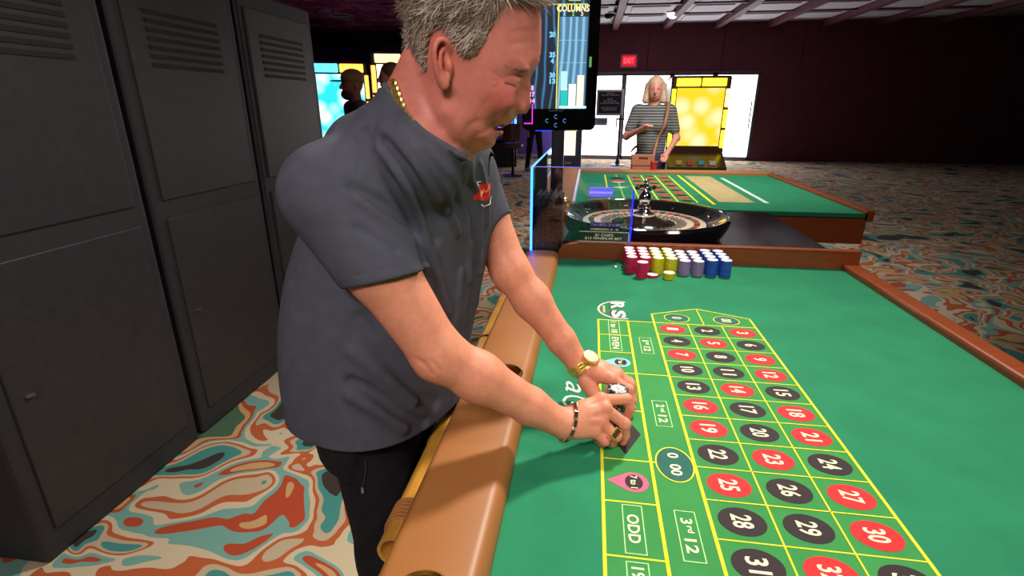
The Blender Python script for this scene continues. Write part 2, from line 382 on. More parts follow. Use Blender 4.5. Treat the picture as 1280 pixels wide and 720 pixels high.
def ftext(s, x, y, w, h, m=cream_m, bold=0.02, z=0.0011, name='bet_lettering', shear=0.0):
    return text(s, m, felt, (x, y, FZ), -Y_, X_, Z_, w=w, h=h, name=name, bold=bold, lift=z, shear=shear)
xm0, xm1 = 0.0745, 0.1035
for lab, y1, y0, wd in (('1 to 18', 1.400, 1.305, 0.078), ('EVEN', 1.297, 1.203, 0.070), ('ODD', 0.661, 0.568, 0.055), ('19 to 36', 0.554, 0.462, 0.076)):
    boxline(xm0, xm1, y0, y1); ftext(lab, (xm0 + xm1) / 2, (y0 + y1) / 2, wd, 0.0175)
for a, b, y1, y0 in (('1', 'st', 1.292, 1.198), ('2', 'nd', 0.976, 0.883), ('3', 'rd', 0.660, 0.566)):
    boxline(0.152, 0.1815, y0, y1); ym = (y0 + y1) / 2
    ftext(a, 0.167, ym + 0.027, 0.006 if a == '1' else 0.011, 0.017); ftext(b, 0.1705, ym + 0.011, 0.013, 0.009); ftext('12', 0.167, ym - 0.020, 0.026, 0.017)
def drop(y, m):
    ym = y; xr = 0.0965; r = 0.0235
    pts = [(0.0535, ym)]
    for k in range(25):
        a = math.radians(-128 + 256 * k / 24); pts.append((xr + r * math.cos(a), ym + r * math.sin(a)))
    flat(pts, m, 0.0006, 'teardrop_spot')
    flat([(xr + 0.0145 * c, ym + 0.0175 * s) for c, s in circle_pts(1, 24)], blk_m, 0.0009, 'teardrop_disc')
    ftext('7 to 1', xr, ym, 0.030, 0.0115, z=0.0014)
drop((YS[2] + YS[3]) / 2, sky_m); drop((YS[5] + YS[6]) / 2 - 0.004, pink_m)
XM = (XA + XB) / 2
for y, m, nm in (((YS[3] + YS[4]) / 2, red_m, 'red_diamond'), ((YS[4] + YS[5]) / 2, blk_m, 'black_diamond')):
    flat([(XM - 0.0315, y), (XM, y - 0.065), (XM + 0.0315, y), (XM, y + 0.065)], m, 0.0008, nm)
# courtesy 0 00 spot between the dozens
xz, yz = (XB + XC) / 2 + 0.003, YS[5]
flat([(xz + c, yz + s) for c, s in circle_pts(0.0325, 40, 0.047)], yel_m, 0.0010, 'zero_ring')
flat([(xz + c, yz + s) for c, s in circle_pts(0.0300, 40, 0.0445)], navy_m, 0.0012, 'zero_spot')
ftext('0  00', xz, yz, 0.060, 0.019, z=0.0017)
# numbers
REDS = {1, 3, 5, 7, 9, 12, 14, 16, 18, 19, 21, 23, 25, 27, 30, 32, 34, 36}
for n in range(1, 37):
    c, r = (n - 1) % 3, (n - 1) // 3
    x = XC + (c + 0.5) * CW; y = YS[0] - (r + 0.5) * CL
    flat([(x + a, y + b) for a, b in circle_pts(0.0345, 28, 0.0285)], red_m if n in REDS else blk_m, 0.0006, 'number_spot')
    ftext(str(n), x, y, 0.012 * len(str(n)) + 0.003, 0.030, z=0.0011)
for s, x in (('0', XC + 0.75 * CW), ('00', XC + 2.25 * CW)):
    y = YS[0] + 0.043
    flat([(x + a, y + b) for a, b in circle_pts(0.036, 32, 0.032)], yel_m, 0.0006, 'zero_ring')
    flat([(x + a, y + b) for a, b in circle_pts(0.0335, 32, 0.0295)], navy_m, 0.0009, 'zero_spot')
    ftext(s, x, y, 0.013 * len(s), 0.028, z=0.0014)
for c in range(3): ftext('2 to 1', XC + (c + 0.5) * CW, YS[8] - 0.035, 0.05, 0.022)
# RS roundel printed beyond the layout
rx, ry = 0.086, 1.488
silver_m = mat('silver_print', S(214, 206, 204), 0.7, vary=0.1); shad_m = mat('dark_print', S(60, 62, 60), 0.8)
arc = [(rx + 0.026 + 0.068 * math.cos(a), ry + 0.074 * math.sin(a)) for a in np.linspace(math.radians(72), math.radians(288), 30)]
arc_in = [(rx + 0.026 + 0.0615 * math.cos(a), ry + 0.068 * math.sin(a)) for a in np.linspace(math.radians(288), math.radians(72), 30)]
for k in range(29):
    pass
mb = MB()
for k in range(29): mb.prism([arc[k], arc[k + 1], arc_in[28 - k], arc_in[29 - k]], (0, 0, FZ + 0.0007), X_, Y_, Z_, 0.0003)
mb.build('roundel_arc', silver_m, felt)
for s, yy in (('R', ry + 0.034), ('S', ry - 0.036)):
    ftext(s, rx + 0.0165, yy, 0.066, 0.046, shad_m, 0.05, 0.0008, 'roundel_shadow'); ftext(s, rx + 0.020, yy, 0.060, 0.042, silver_m, 0.045, 0.0013, 'roundel_letter')
line((rx - 0.022, ry + 0.026), (rx - 0.022, ry - 0.026), 0.007, mat('roundel_gold', S(190, 190, 110), 0.8), 0.0008, 'roundel_bar')
line((rx - 0.030, ry - 0.020), (rx - 0.010, ry - 0.020), 0.007, mat('roundel_red', S(150, 70, 50), 0.8), 0.0007, 'roundel_bar')
# pale script on the plain felt beside the layout
script_m = mat('script_print', S(206, 214, 206), 0.8)
ftext('a', -0.012, 1.008, 0.046, 0.034, script_m, 0.0, 0.0008, 'script_lettering', 0.35)
ftext('C', -0.002, 0.945, 0.055, 0.062, script_m, -0.01, 0.0008, 'script_lettering', 0.3)

# padded leather armrest: one profile run along the player side, holes for the cup holders
def arm_prof(x0, x1, top):
    pts = []
    for k in range(9):
        a = math.radians(90 * k / 8); pts.append((x1 - 0.024 + 0.024 * math.sin(a), top - 0.030 + 0.030 * math.cos(a)))
    pts += [(x1 - 0.002, FZ - 0.005), (x0 + 0.01, FZ - 0.06)]
    for k in range(9):
        a = math.radians(90 * k / 8); pts.append((x0 + 0.016 - 0.016 * math.cos(a), top - 0.020 + 0.020 * math.sin(a)))
    pts.append(((x0 + x1) / 2, top + 0.002))
    return pts
AX0, AX1, ATOP = -0.241, -0.103, 0.812
def run_profile(prof, ys, shrink_end=0.0):
    V, Fc = [], []; n = len(prof); cx = sum(p[0] for p in prof) / n; cz = FZ
    for y, s in ys:
        for x, z in prof: V.append((cx + (x - cx) * s, y, cz + (z - cz) * s))
    for i in range(len(ys) - 1):
        for k in range(n): Fc.append((i * n + k, i * n + (k + 1) % n, (i + 1) * n + (k + 1) % n, (i + 1) * n + k))
    Fc.append(tuple(range(n))); Fc.append(tuple((len(ys) - 1) * n + k for k in range(n))[::-1])
    return V, Fc
ys = [(TY0, 1)] + [(TY0 + (2.00 - TY0) * k / 40, 1) for k in range(1, 41)] + [(2.016, 0.985), (2.027, 0.95), (2.034, 0.88), (2.038, 0.75)]
V, Fc = run_profile(arm_prof(AX0, AX1, ATOP), ys)
arm = MB().add(V, Fc).build('armrest', leather_m, tab, True)
CUPS = [(-0.172, 0.432), (-0.160, 0.985), (-0.160, 1.50)]
CR = 0.0385
for i, (cx, cy) in enumerate(CUPS):
    cut = MB().lathe([(CR - 0.003, -0.2), (CR - 0.003, 0.2)], (cx, cy, FZ), 40).build('cut', None)
    md = arm.modifiers.new('hole', 'BOOLEAN'); md.operation = 'DIFFERENCE'; md.solver = 'EXACT'; md.object = cut
    dg = bpy.context.evaluated_depsgraph_get(); dg.update()
    me = bpy.data.meshes.new_from_object(arm.evaluated_get(dg)); arm.modifiers.clear(); arm.data = me
    bpy.data.objects.remove(cut)
    cup = MB().lathe([(CR, ATOP - FZ - 0.0), (CR + 0.0005, ATOP - FZ + 0.005), (CR - 0.003, ATOP - FZ + 0.0075), (CR - 0.0075, ATOP - FZ + 0.005), (CR - 0.008, ATOP - FZ - 0.004), (CR - 0.010, -0.030), (0.0, -0.031)], (cx, cy, FZ), 40, caps=False)
    cup.build('cup_holder', brass_m, tab, True)
try: arm.data.set_sharp_from_angle(angle=math.radians(50))
except Exception: pass
# bamboo rail: poles with nodes under the armrest edge
BX, BZ, BR = -0.253, 0.752, 0.0265
def bamboo(y0, y1, nodes):
    ysx = sorted(set([y0, y1] + [n + d for n in nodes for d in (-0.012, -0.004, 0.0, 0.004, 0.012)]))
    pr = []
    for y in ysx:
        r = BR
        for n in nodes:
            if abs(y - n) < 0.001: r = BR * 1.03
            elif abs(abs(y - n) - 0.004) < 0.001: r = BR * 1.075
        pr.append((y, r))
    p = MB(); n = 20; base = 0
    prof = [(y0 + 0.03, BR * 0.55), (y0 + 0.001, BR * 0.78)] + [(y0, BR * 0.86), (y0, BR * 0.97)] + pr[1:] + [(y1, BR * 0.7)]
    for y, r in prof:
        for k in range(n):
            a = 2 * math.pi * k / n; p.v.append((BX + r * math.cos(a), y, BZ + r * math.sin(a)))
    for i in range(len(prof) - 1):
        for k in range(n): p.f.append((i * n + k, i * n + (k + 1) % n, (i + 1) * n + (k + 1) % n, (i + 1) * n + k))
    p.f.append(tuple(range(n))); p.f.append(tuple((len(prof) - 1) * n + k for k in range(n))[::-1])
    o = p.build('bamboo_rail', bamboo_m, tab, True)
    return o
b1 = bamboo(0.548, 1.245, [0.80, 1.06]); bamboo(1.262, 1.99, [1.55, 1.80])
bd = MB()
for k in range(6): bd.tube([(BX + BR * 1.015 * math.cos(a), 0.588 + k * 0.0075, BZ + BR * 1.015 * math.sin(a)) for a in np.linspace(0, 2 * math.pi, 24)[:-1]], 0.0036, 6, closed=True)
bd.build('cord_binding', mat('rattan_binding', S(150, 96, 44), 0.6, vary=0.2), b1, True)
for y in (0.70, 1.15, 1.38, 1.9):
    MB().tube([(BX + 0.01, y, BZ - 0.01), (-0.20, y, BZ - 0.035)], 0.010, 8).build('rail_bracket', brass_m, tab, True)
# fence between felt and wheel, deck under the wheel, apron and pedestals
top = FZ + 0.068
cur = [(-0.112, 0.012), (-0.108, 0.030), (-0.095, 0.048), (-0.070, 0.061), (-0.035, 0.068), (TX1, 0.068), (TX1, -0.02), (-0.112, -0.02)]
MB().prism(cur, (0, DIVY, FZ), X_, Z_, Y_, 0.028).build('wooden_fence', wood_m, tab, bevel=0.002)
MB().box((-0.036, DIVY - 0.003, top - 0.001), (TX1, DIVY + 0.031, top + 0.004)).build('fence_cap', wood_m, tab, bevel=0.0015)
MB().box((-0.226, DIVY + 0.012, FZ - 0.06), (TX1, TY1, FZ + 0.012)).build('wheel_deck', dark_m, tab, bevel=0.004)
MB().box((-0.20, TY0 + 0.02, 0.62), (TX1 - 0.03, TY1 - 0.03, FZ - 0.028)).build('apron', wood_m, tab)
MB().box((TX1 - 0.06, TY0, FZ - 0.06), (TX1, DIVY + 0.02, FZ + 0.022)).build('dealer_edge', wood_m, tab, bevel=0.008)
MB().box((-0.226, TY0 - 0.04, FZ - 0.06), (TX1, TY0 + 0.02, FZ + 0.026)).build('end_rail', leather_m, tab, bevel=0.012, seg=3)
for y in (0.55, 2.55): MB().box((0.10, y - 0.25, 0), (0.75, y + 0.25, 0.625)).build('pedestal', dark_m, tab, bevel=0.01)
MB().lathe([(0.008, 0), (0.009, 0.003), (0.005, 0.006), (0.0, 0.007)], (*onz(769, 334, FZ)[:2], FZ), 12, caps=False).build('felt_stud', mat('silver_stud', S(220, 214, 200), 0.25, 0.9), tab, True)
# ================================================================ roulette wheel
WC = np.array([0.262, 2.475]); DZ = FZ + 0.012
chrome_m = mat('chrome', S(225, 222, 225), 0.08, 1.0, vary=0.03)
bowl_m = mat('black_bowl', S(14, 15, 20), 0.07, vary=0.1, coat=1.0)
wheel = thing('casino_roulette', (WC[0], WC[1], DZ), 'black lacquered roulette wheel with chrome spindle behind the wooden fence', 'roulette wheel')
c3 = (WC[0], WC[1], DZ)
MB().lathe([(0.30, 0.0), (0.345, 0.004), (0.362, 0.03), (0.378, 0.062), (0.384, 0.088), (0.378, 0.098), (0.366, 0.100), (0.350, 0.094), (0.318, 0.074), (0.288, 0.062), (0.286, 0.050), (0.0, 0.045)], c3, 72, caps=False).build('bowl', bowl_m, wheel, True)
MB().lathe([(0.372, 0.099), (0.3735, 0.1025), (0.377, 0.1025), (0.3785, 0.0985)], c3, 72, caps=False).build('rim_band', chrome_m, wheel, True)
ring_m = mat('ivory_ring', S(236, 224, 206), 0.3, vary=0.05)
rotor = MB().lathe([(0.282, 0.046), (0.283, 0.060), (0.276, 0.064), (0.268, 0.063), (0.150, 0.052), (0.150, 0.046)], c3, 72, caps=False).build('rotor', ring_m, wheel, True)
pr = {'red': mat('pocket_red', S(214, 62, 54), 0.4), 'black': mat('pocket_black', S(70, 60, 60), 0.4), 'green': mat('pocket_green', S(30, 120, 70), 0.4)}
for k in range(38):
    a0, a1 = 2 * math.pi * (k + 0.12) / 38, 2 * math.pi * (k + 0.88) / 38
    q = MB(); V = []
    for r, z in ((0.230, 0.0602), (0.256, 0.0626)):
        for a in (a0, (a0 + a1) / 2, a1): V.append((WC[0] + r * math.cos(a), WC[1] + r * math.sin(a), DZ + z + 0.0012))
    V += [(x, y, z - 0.003) for x, y, z in V]
    q.add(V, [(0, 3, 4, 1), (1, 4, 5, 2), (6, 7, 10, 9), (7, 8, 11, 10), (0, 1, 7, 6), (1, 2, 8, 7), (3, 9, 10, 4), (4, 10, 11, 5), (0, 6, 9, 3), (2, 5, 11, 8)])
    q.build('number_pocket', pr['green' if k in (0, 19) else ('red' if k % 2 else 'black')], rotor)
fm = mat('steel_fret', S(170, 160, 150), 0.3, 0.6)
for k in range(38):
    a = 2 * math.pi * k / 38; d = np.array([math.cos(a), math.sin(a), 0]); t_ = np.array([-d[1], d[0], 0])
    MB().obox(np.array(c3) + d * 0.176 + Z_ * 0.058, d, t_, Z_, 0.022, 0.0012, 0.005).build('fret', fm, rotor)
MB().lathe([(0.152, 0.050), (0.148, 0.056), (0.100, 0.072), (0.055, 0.086), (0.050, 0.090)], c3, 48, caps=False).build('cone', mat('cone_wood', S(36, 26, 24), 0.15, coat=0.8), wheel, True)
MB().lathe([(0.052, 0.086), (0.052, 0.098), (0.044, 0.104), (0.030, 0.108), (0.026, 0.116), (0.031, 0.128), (0.026, 0.138), (0.020, 0.142), (0.024, 0.152), (0.029, 0.170), (0.026, 0.186), (0.014, 0.200), (0.011, 0.212), (0.017, 0.222), (0.012, 0.230), (0.009, 0.236), (0.013, 0.244), (0.009, 0.252), (0.0, 0.256)], c3, 28, caps=False).build('spindle', chrome_m, wheel, True)
for k in range(4):
    a = 0.35 + k * math.pi / 2; d = np.array([math.cos(a), math.sin(a), 0]); p = np.array(c3) + Z_ * 0.216
    arm_ = MB().tube([p + d * 0.008, p + d * 0.034], 0.0045, 8).build('handle_arm', chrome_m, wheel, True)
    MB().lathe([(0.0, -0.010), (0.008, -0.007), (0.011, 0.0), (0.008, 0.007), (0.0, 0.010)], p + d * 0.042, 12, caps=False).build('handle_knob', mat('dark_knob', S(22, 22, 26), 0.15), arm_, True)
for k in range(8):
    a = 0.2 + k * math.pi / 4; d = np.array([math.cos(a), math.sin(a), 0]); p = np.array(c3) + d * 0.318 + Z_ * 0.077
    MB().obox(p, d, np.cross(Z_, d), Z_, 0.014 if k % 2 else 0.006, 0.005 if k % 2 else 0.012, 0.004).build('deflector', chrome_m, wheel, bevel=0.002)
g = np.array([WC[0] - 0.374, WC[1] - 0.06, DZ + 0.132])
MB().lathe([(0.022, -0.034), (0.025, -0.026), (0.013, -0.020), (0.018, -0.008), (0.028, 0.004), (0.031, 0.018), (0.026, 0.034), (0.012, 0.045), (0.0, 0.047)], g, 20, caps=False).build('brass_finial', mat('bright_brass', S(240, 208, 130), 0.22, 0.85), wheel, True)

# ================================================================ clear acrylic guard edged with blue light
def acrylic_mat():
    m = bpy.data.materials.new('clear_acrylic'); m.use_nodes = True; nt = m.node_tree; N = nt.nodes; L = nt.links
    N.remove(N['Principled BSDF']); out = [n for n in N if n.type == 'OUTPUT_MATERIAL'][0]
    tr = N.new('ShaderNodeBsdfTransparent'); tr.inputs[0].default_value = (0.90, 0.92, 1.0, 1)
    gl = N.new('ShaderNodeBsdfGlossy'); gl.inputs['Roughness'].default_value = 0.02; gl.inputs[0].default_value = (0.95, 0.96, 1, 1)
    fr = N.new('ShaderNodeFresnel'); fr.inputs[0].default_value = 1.49
    nz = N.new('ShaderNodeTexNoise'); nz.inputs['Scale'].default_value = 3
    mp = N.new('ShaderNodeMath'); mp.operation = 'MULTIPLY_ADD'; mp.inputs[1].default_value = 0.02; L.new(nz.outputs[0], mp.inputs[0]); L.new(fr.outputs[0], mp.inputs[2])
    mx = N.new('ShaderNodeMixShader'); L.new(mp.outputs[0], mx.inputs[0]); L.new(tr.outputs[0], mx.inputs[1]); L.new(gl.outputs[0], mx.inputs[2]); L.new(mx.outputs[0], out.inputs[0])
    return m
acr = acrylic_mat()
led_m = glow('blue_led_edge', S(30, 90, 255), 11.0); led2_m = glow('deep_blue_edge', S(20, 30, 255), 2.5)
PY = DIVY + 0.014; pz0 = FZ + 0.068; pz1 = 1.140; pxl, pxr = -0.222, 0.172
guard = thing('acrylic_guard', (0, PY, FZ), 'clear acrylic wheel guard with blue glowing edges on the wooden fence', 'acrylic guard')
z0l = FZ + 0.012
pts = [(pxl, z0l), (-0.113, z0l), (-0.108, pz0 + 0.004), (pxr, pz0 + 0.004), (pxr, 1.06), (pxr - 0.008, 1.095), (pxr - 0.028, 1.125), (pxr - 0.06, pz1), (pxl, pz1)]
MB().prism(pts, (0, PY, 0), X_, Z_, Y_, 0.006).build('front_panel', acr, guard)
MB().box((pxl, PY + 0.006, z0l), (pxl + 0.006, 3.05, pz1)).build('side_panel', acr, guard)
MB().box((pxl - 0.004, PY - 0.004, z0l), (pxl + 0.004, PY + 0.004, pz1 + 0.002)).build('lit_edge', led_m, guard)
MB().box((pxl - 0.001, PY + 0.004, pz1 - 0.002), (pxl + 0.005, 3.05, pz1 + 0.003)).build('lit_edge', glow('pale_blue_edge', S(90, 170, 255), 1.6), guard)
MB().box((pxr - 0.002, PY, pz0 + 0.004), (pxr + 0.003, PY + 0.006, 1.06)).build('lit_edge', led2_m, guard)
MB().box((pxl, PY, pz1), (pxr - 0.06, PY + 0.006, pz1 + 0.002)).build('top_edge', glow('dim_blue_edge', S(110, 130, 230), 0.6), guard)
# bet limit signs on the guard
SY = PY - 0.004
sg = thing('minimum_bet_sign', (0.07, SY, pz0 + 0.004), 'green sign reading $1 CHIPS $15 MINIMUM BET on the acrylic guard', 'sign')
sx0, sx1, sz0, sz1 = -0.028, 0.168, pz0 + 0.004, 0.894
MB().box((sx0, SY, sz0), (sx1, SY + 0.004, sz1)).build('board', mat('sign_green', S(16, 52, 38), 0.3), sg)
fr = MB(); fr.box((sx0, SY - 0.0015, sz0), (sx1, SY + 0.002, sz0 + 0.003)).box((sx0, SY - 0.0015, sz1 - 0.003), (sx1, SY + 0.002, sz1)).box((sx1 - 0.003, SY - 0.0015, sz0), (sx1, SY + 0.002, sz1))
fr.build('border', mat('sign_border', S(214, 206, 176), 0.5), sg)
lt = mat('sign_letters', S(226, 222, 206), 0.5)
text('$1 CHIPS', lt, sg, ((sx0 + sx1) / 2, SY, sz1 - 0.015), X_, Z_, -Y_, w=0.072, h=0.012)
text('$15 MINIMUM BET', lt, sg, ((sx0 + sx1) / 2 - 0.002, SY, sz0 + 0.0135), X_, Z_, -Y_, w=0.146, h=0.012)
sg = thing('number_limit_sign', (0.07, SY, 0.894), 'black card reading NUMBERS/SPIN $1 - 50 above the green sign', 'sign')
MB().box((0.010, SY, 0.8925), (0.132, SY + 0.003, 0.9135)).build('board', mat('card_black', S(24, 24, 44), 0.3), sg)
text('NUMBERS/SPIN  $1 - 50', lt, sg, (0.070, SY, 0.9025), X_, Z_, -Y_, w=0.108, h=0.0085)
sg = thing('bet_range_sign', (0.07, SY, 0.914), 'purple strip reading 7 to 1 BETS - 25 to 500, topmost sign of the guard', 'sign')
MB().box((0.015, SY, 0.9135), (0.133, SY + 0.003, 0.930)).build('board', mat('card_violet', S(48, 44, 120), 0.3), sg)
text('7 to 1 BETS - 25 to 500', mat('violet_letters', S(170, 160, 240), 0.4), sg, (0.074, SY, 0.9215), X_, Z_, -Y_, w=0.110, h=0.009)

# ================================================================ stack of black chip trays
tray_m = mat('black_tray', S(20, 20, 23), 0.6, vary=0.2, spec=0.2)
n_tray = 21; th = 0.0108
ty0 = PY + 0.03
def tray_mesh(last):
    t = MB(); x0, x1, y0, y1 = -0.206, -0.100, ty0, ty0 + 0.16
    t.box((x0 + 0.004, y0 + 0.004, 0), (x1 - 0.004, y1 - 0.004, 0.004)); t.box((x0, y0, 0.0035), (x1, y1, 0.0075))
    for k in range(5):
        a = x0 + (x1 - x0) * (k + 0.06) / 5; t.box((a, y0, 0.007), (a + (x1 - x0) * 0.10, y1, 0.0108 if not last else 0.019))
    return t
tb = None
for k in range(n_tray):
    if k in (0, n_tray - 1):
        o = tray_mesh(k == n_tray - 1).build('chip_tray', tray_m); me_t = o.data
    else:
        o = bpy.data.objects.new('chip_tray', me_t); COL.objects.link(o)
    o.location = (0, 0, FZ + 0.012 + k * th)
    tag(o, 'black plastic chip tray stacked behind the blue-edged acrylic guard' if k < n_tray - 1 else 'topmost black plastic chip tray with slotted dividers, behind the acrylic guard', 'chip tray', 'stacked chip trays')

# ================================================================ roulette chips
def chip_mesh(name, r, t, m, side_m=None, ringm=None):
    mb = MB().lathe([(0, 0), (r - 0.0012, 0), (r, 0.0007), (r, t - 0.0007), (r - 0.0012, t), (r * 0.72, t), (r * 0.70, t - 0.0002), (0, t - 0.0002)], (0, 0, 0), 20, caps=False)
    o = mb.build(name, m, None, True); o.data.materials.append(side_m or m)
    if side_m:
        for p in o.data.polygons:
            c = p.center; rr = math.hypot(c.x, c.y)
            if rr < r * 0.95 and c.z > t * 0.9: p.material_index = 1
    me = o.data; bpy.data.objects.remove(o)
    return me
CRAD, CT = 0.0203, 0.0034
cols = [('pink', S(206, 34, 92)), ('yellow', S(200, 200, 20)), ('lavender', S(146, 128, 176)), ('blue', S(40, 90, 190)), ('orange', S(226, 120, 40))]
face = {}
chip_me = {}
for nm, c in cols:
    tint = S(*[int(v) for v in (255 - (255 - np.array([{'pink': 206, 'yellow': 200, 'lavender': 146, 'blue': 40, 'orange': 226}[nm], {'pink': 34, 'yellow': 200, 'lavender': 128, 'blue': 90, 'orange': 120}[nm], {'pink': 92, 'yellow': 20, 'lavender': 176, 'blue': 190, 'orange': 40}[nm]])) * 0.10)])
    chip_me[nm] = chip_mesh('roulette_chip', CRAD, CT, mat('chip_' + nm, c, 0.45, vary=0.12, scale=80), mat('chip_face_' + nm, tint, 0.5, vary=0.06))
hidden = MB(); chip_n = 0
def put_chip(nm, x, y, z, lab, grp):
    o = bpy.data.objects.new('roulette_chip', chip_me[nm]); COL.objects.link(o)
    o.location = (x, y, z); o.rotation_euler = (0, 0, random.uniform(0, 6.28)); tag(o, lab, 'chip', grp)
hid = {nm: MB() for nm, _ in cols}
ROWS = 4; y_back = DIVY - 0.024
for c in range(8):
    nm = cols[c // 2][0] if c < 10 else 'blue'
    x = onz(786, 341, FZ)[0] + 0.006 + c * 0.0475
    for r in range(ROWS):
        n = 18 if nm != 'lavender' else 16
        y = y_back - r * 0.0425
        xx = x + r * 0.0006
        for k in range(n):
            jx, jy = random.uniform(-0.0006, 0.0006), random.uniform(-0.0006, 0.0006)
            if r == ROWS - 1 or k >= n - 1:
                put_chip(nm, xx + jx, y + jy, FZ + 0.0001 + k * CT, ('%s roulette chip in the front stack of the %s row' % (nm, {0: 'outermost pink', 1: 'second pink', 2: 'first yellow', 3: 'second yellow', 4: 'first lavender', 5: 'second lavender', 6: 'first blue', 7: 'last blue'}[c])) if r == ROWS - 1 else ('%s top chip of a rear stack against the wooden fence' % nm), ('%s chips of a front stack' % nm) if r == ROWS - 1 else '%s top chips of the rear stacks' % nm)
            else:
                hid[nm].lathe([(0, 0), (CRAD, 0), (CRAD, CT), (0, CT)], (xx + jx, y + jy, FZ + 0.0001 + k * CT), 12, caps=False)
V, Fc = [], []
st = None
for i, (nm, _) in enumerate(cols[:4]):
    pass
allm = MB(); mi = []
for nm, _ in cols[:4]:
    n0 = len(allm.f); allm.add(hid[nm].v, hid[nm].f); mi += [cols.index((nm, _))] * (len(allm.f) - n0)
o = raw('roulette_chip_stacks', allm.v, allm.f, MATS['chip_pink'], None)
for nm, _ in cols[1:4]: o.data.materials.append(MATS['chip_' + nm])
o.data.polygons.foreach_set('material_index', mi); o.data.update()
tag(o, 'coloured roulette chips of the rear stack rows below their top chips', 'chips', kind='stuff')
# loose stacks in front of the rows
p = onz(802, 347, FZ)
for k in range(17): put_chip('pink', p[0], p[1] + 0.005, FZ + 0.0001 + k * CT, 'pink roulette chip in the single stack set forward of the rows', 'pink chips in the forward stack')
p = onz(815.5, 346.5, FZ)
for k in range(3): put_chip('pink', p[0], p[1] + 0.004, FZ + 0.0001 + k * CT, 'pink roulette chip in the low pile of three beside the forward stack', 'pink chips in the low pile')
p = onz(836, 349, FZ)
for k in range(7): put_chip('yellow', p[0], p[1] + 0.006, FZ + 0.0001 + k * CT, 'yellow roulette chip in the short stack in front of the lavender rows', 'yellow chips in the short stack')

# ================================================================ stack of black chips being placed on the black diamond
bc_m = mat('black_chip', S(26, 24, 28), 0.35, vary=0.15); bs_m = mat('chip_edge_spot', S(150, 160, 160), 0.4)
def black_chip(top):
    r, t = 0.0196, 0.0033
    mb = MB().lathe([(0, 0), (r - 0.0008, 0), (r, 0.0006), (r, t - 0.0006), (r - 0.0008, t), (0.0132, t), (0.0130, t - 0.0002), (0, t - 0.0002)], (0, 0, 0), 48, caps=False)
    o = mb.build('casino_chip', bc_m, None, True)
    o.data.materials.append(bs_m); o.data.materials.append(mat('chip_inlay', S(206, 214, 206), 0.4, vary=0.08, scale=300))
    for p_ in o.data.polygons:
        c = p_.center; rr = math.hypot(c.x, c.y); a = (math.degrees(math.atan2(c.y, c.x)) + 360) % 60
        if rr > 0.0134 and a < 16: p_.material_index = 1
        if rr < 0.0132 and c.z > 0.002: p_.material_index = 2
    return o
STX, STY = 0.0745, 0.900; NCH = 20; BT = 0.0033
o0 = black_chip(True)
STACK_TOP = FZ + 0.0012 + NCH * BT
for k in range(NCH):
    o = o0 if k == 0 else o0.copy()
    if k: COL.objects.link(o)
    o.location = (STX + random.uniform(-0.0005, 0.0005), STY + random.uniform(-0.0005, 0.0005), FZ + 0.0012 + k * BT); o.rotation_euler = (0, 0, random.uniform(0, 6.28))
    tag(o, 'black casino chip in the stack held between both hands' if k < NCH - 1 else 'top black casino chip with pale inlay in the held stack', 'chip', 'black chips in the held stack')
    if k == NCH - 1:
        text('$100', mat('inlay_gold', S(190, 150, 70), 0.4), o, (0, 0, 0), -Y_, X_, Z_, w=0.016, h=0.006, name='inlay_print', lift=BT + 0.0001)

# ================================================================ portrait results display on its post
mon = thing('results_display', (-0.17, 2.83, FZ), 'tall black roulette results screen headed COLUMNS on a post', 'screen')
mY = 2.83; mx0, mx1 = ony(653, 163, mY)[0], ony(744, 163, mY)[0]; mz0 = ony(700, 163, mY)[2]; mz1 = mz0 + 0.74
yaw_m = math.radians(7)
mc = np.array([(mx0 + mx1) / 2, mY, 0]); mux = np.array([math.cos(yaw_m), math.sin(yaw_m), 0]); mn = np.array([math.sin(yaw_m), -math.cos(yaw_m), 0])
hw = (mx1 - mx0) / 2
def rounded(x0, x1, z0, z1, r, n=5):
    pts = []
    for cx, cz, a0 in ((x1 - r, z0 + r, -90), (x1 - r, z1 - r, 0), (x0 + r, z1 - r, 90), (x0 + r, z0 + r, 180)):
        for k in range(n + 1):
            a = math.radians(a0 + 90 * k / n); pts.append((cx + r * math.cos(a), cz + r * math.sin(a)))
    return pts
MB().prism(rounded(-hw, hw, mz0, mz1, 0.03), mc + mn * 0.0, mux, Z_, -mn, 0.06).build('housing', mat('gloss_black', S(12, 12, 16), 0.12), mon, bevel=0.004)
def mpt(u, v):  # a point of the screen's face
    d = ray(u, v); tt = ((mc - CAM) @ mn) / (d @ mn); q = CAM + d * tt - mc
    return float(q @ mux), float(q[2])
def mrect(u0, v0, u1, v1, m, lift, name, parent=mon):
    um, vm = (u0 + u1) / 2, (v0 + v1) / 2
    x0 = mpt(u0, vm)[0]; x1 = mpt(u1, vm)[0]; za = mpt(um, v0)[1]; zb = mpt(um, v1)[1]
    return MB().prism([(x0, zb), (x1, zb), (x1, za), (x0, za)], mc + mn * lift, mux, Z_, mn, 0.0004).build(name, m, parent)
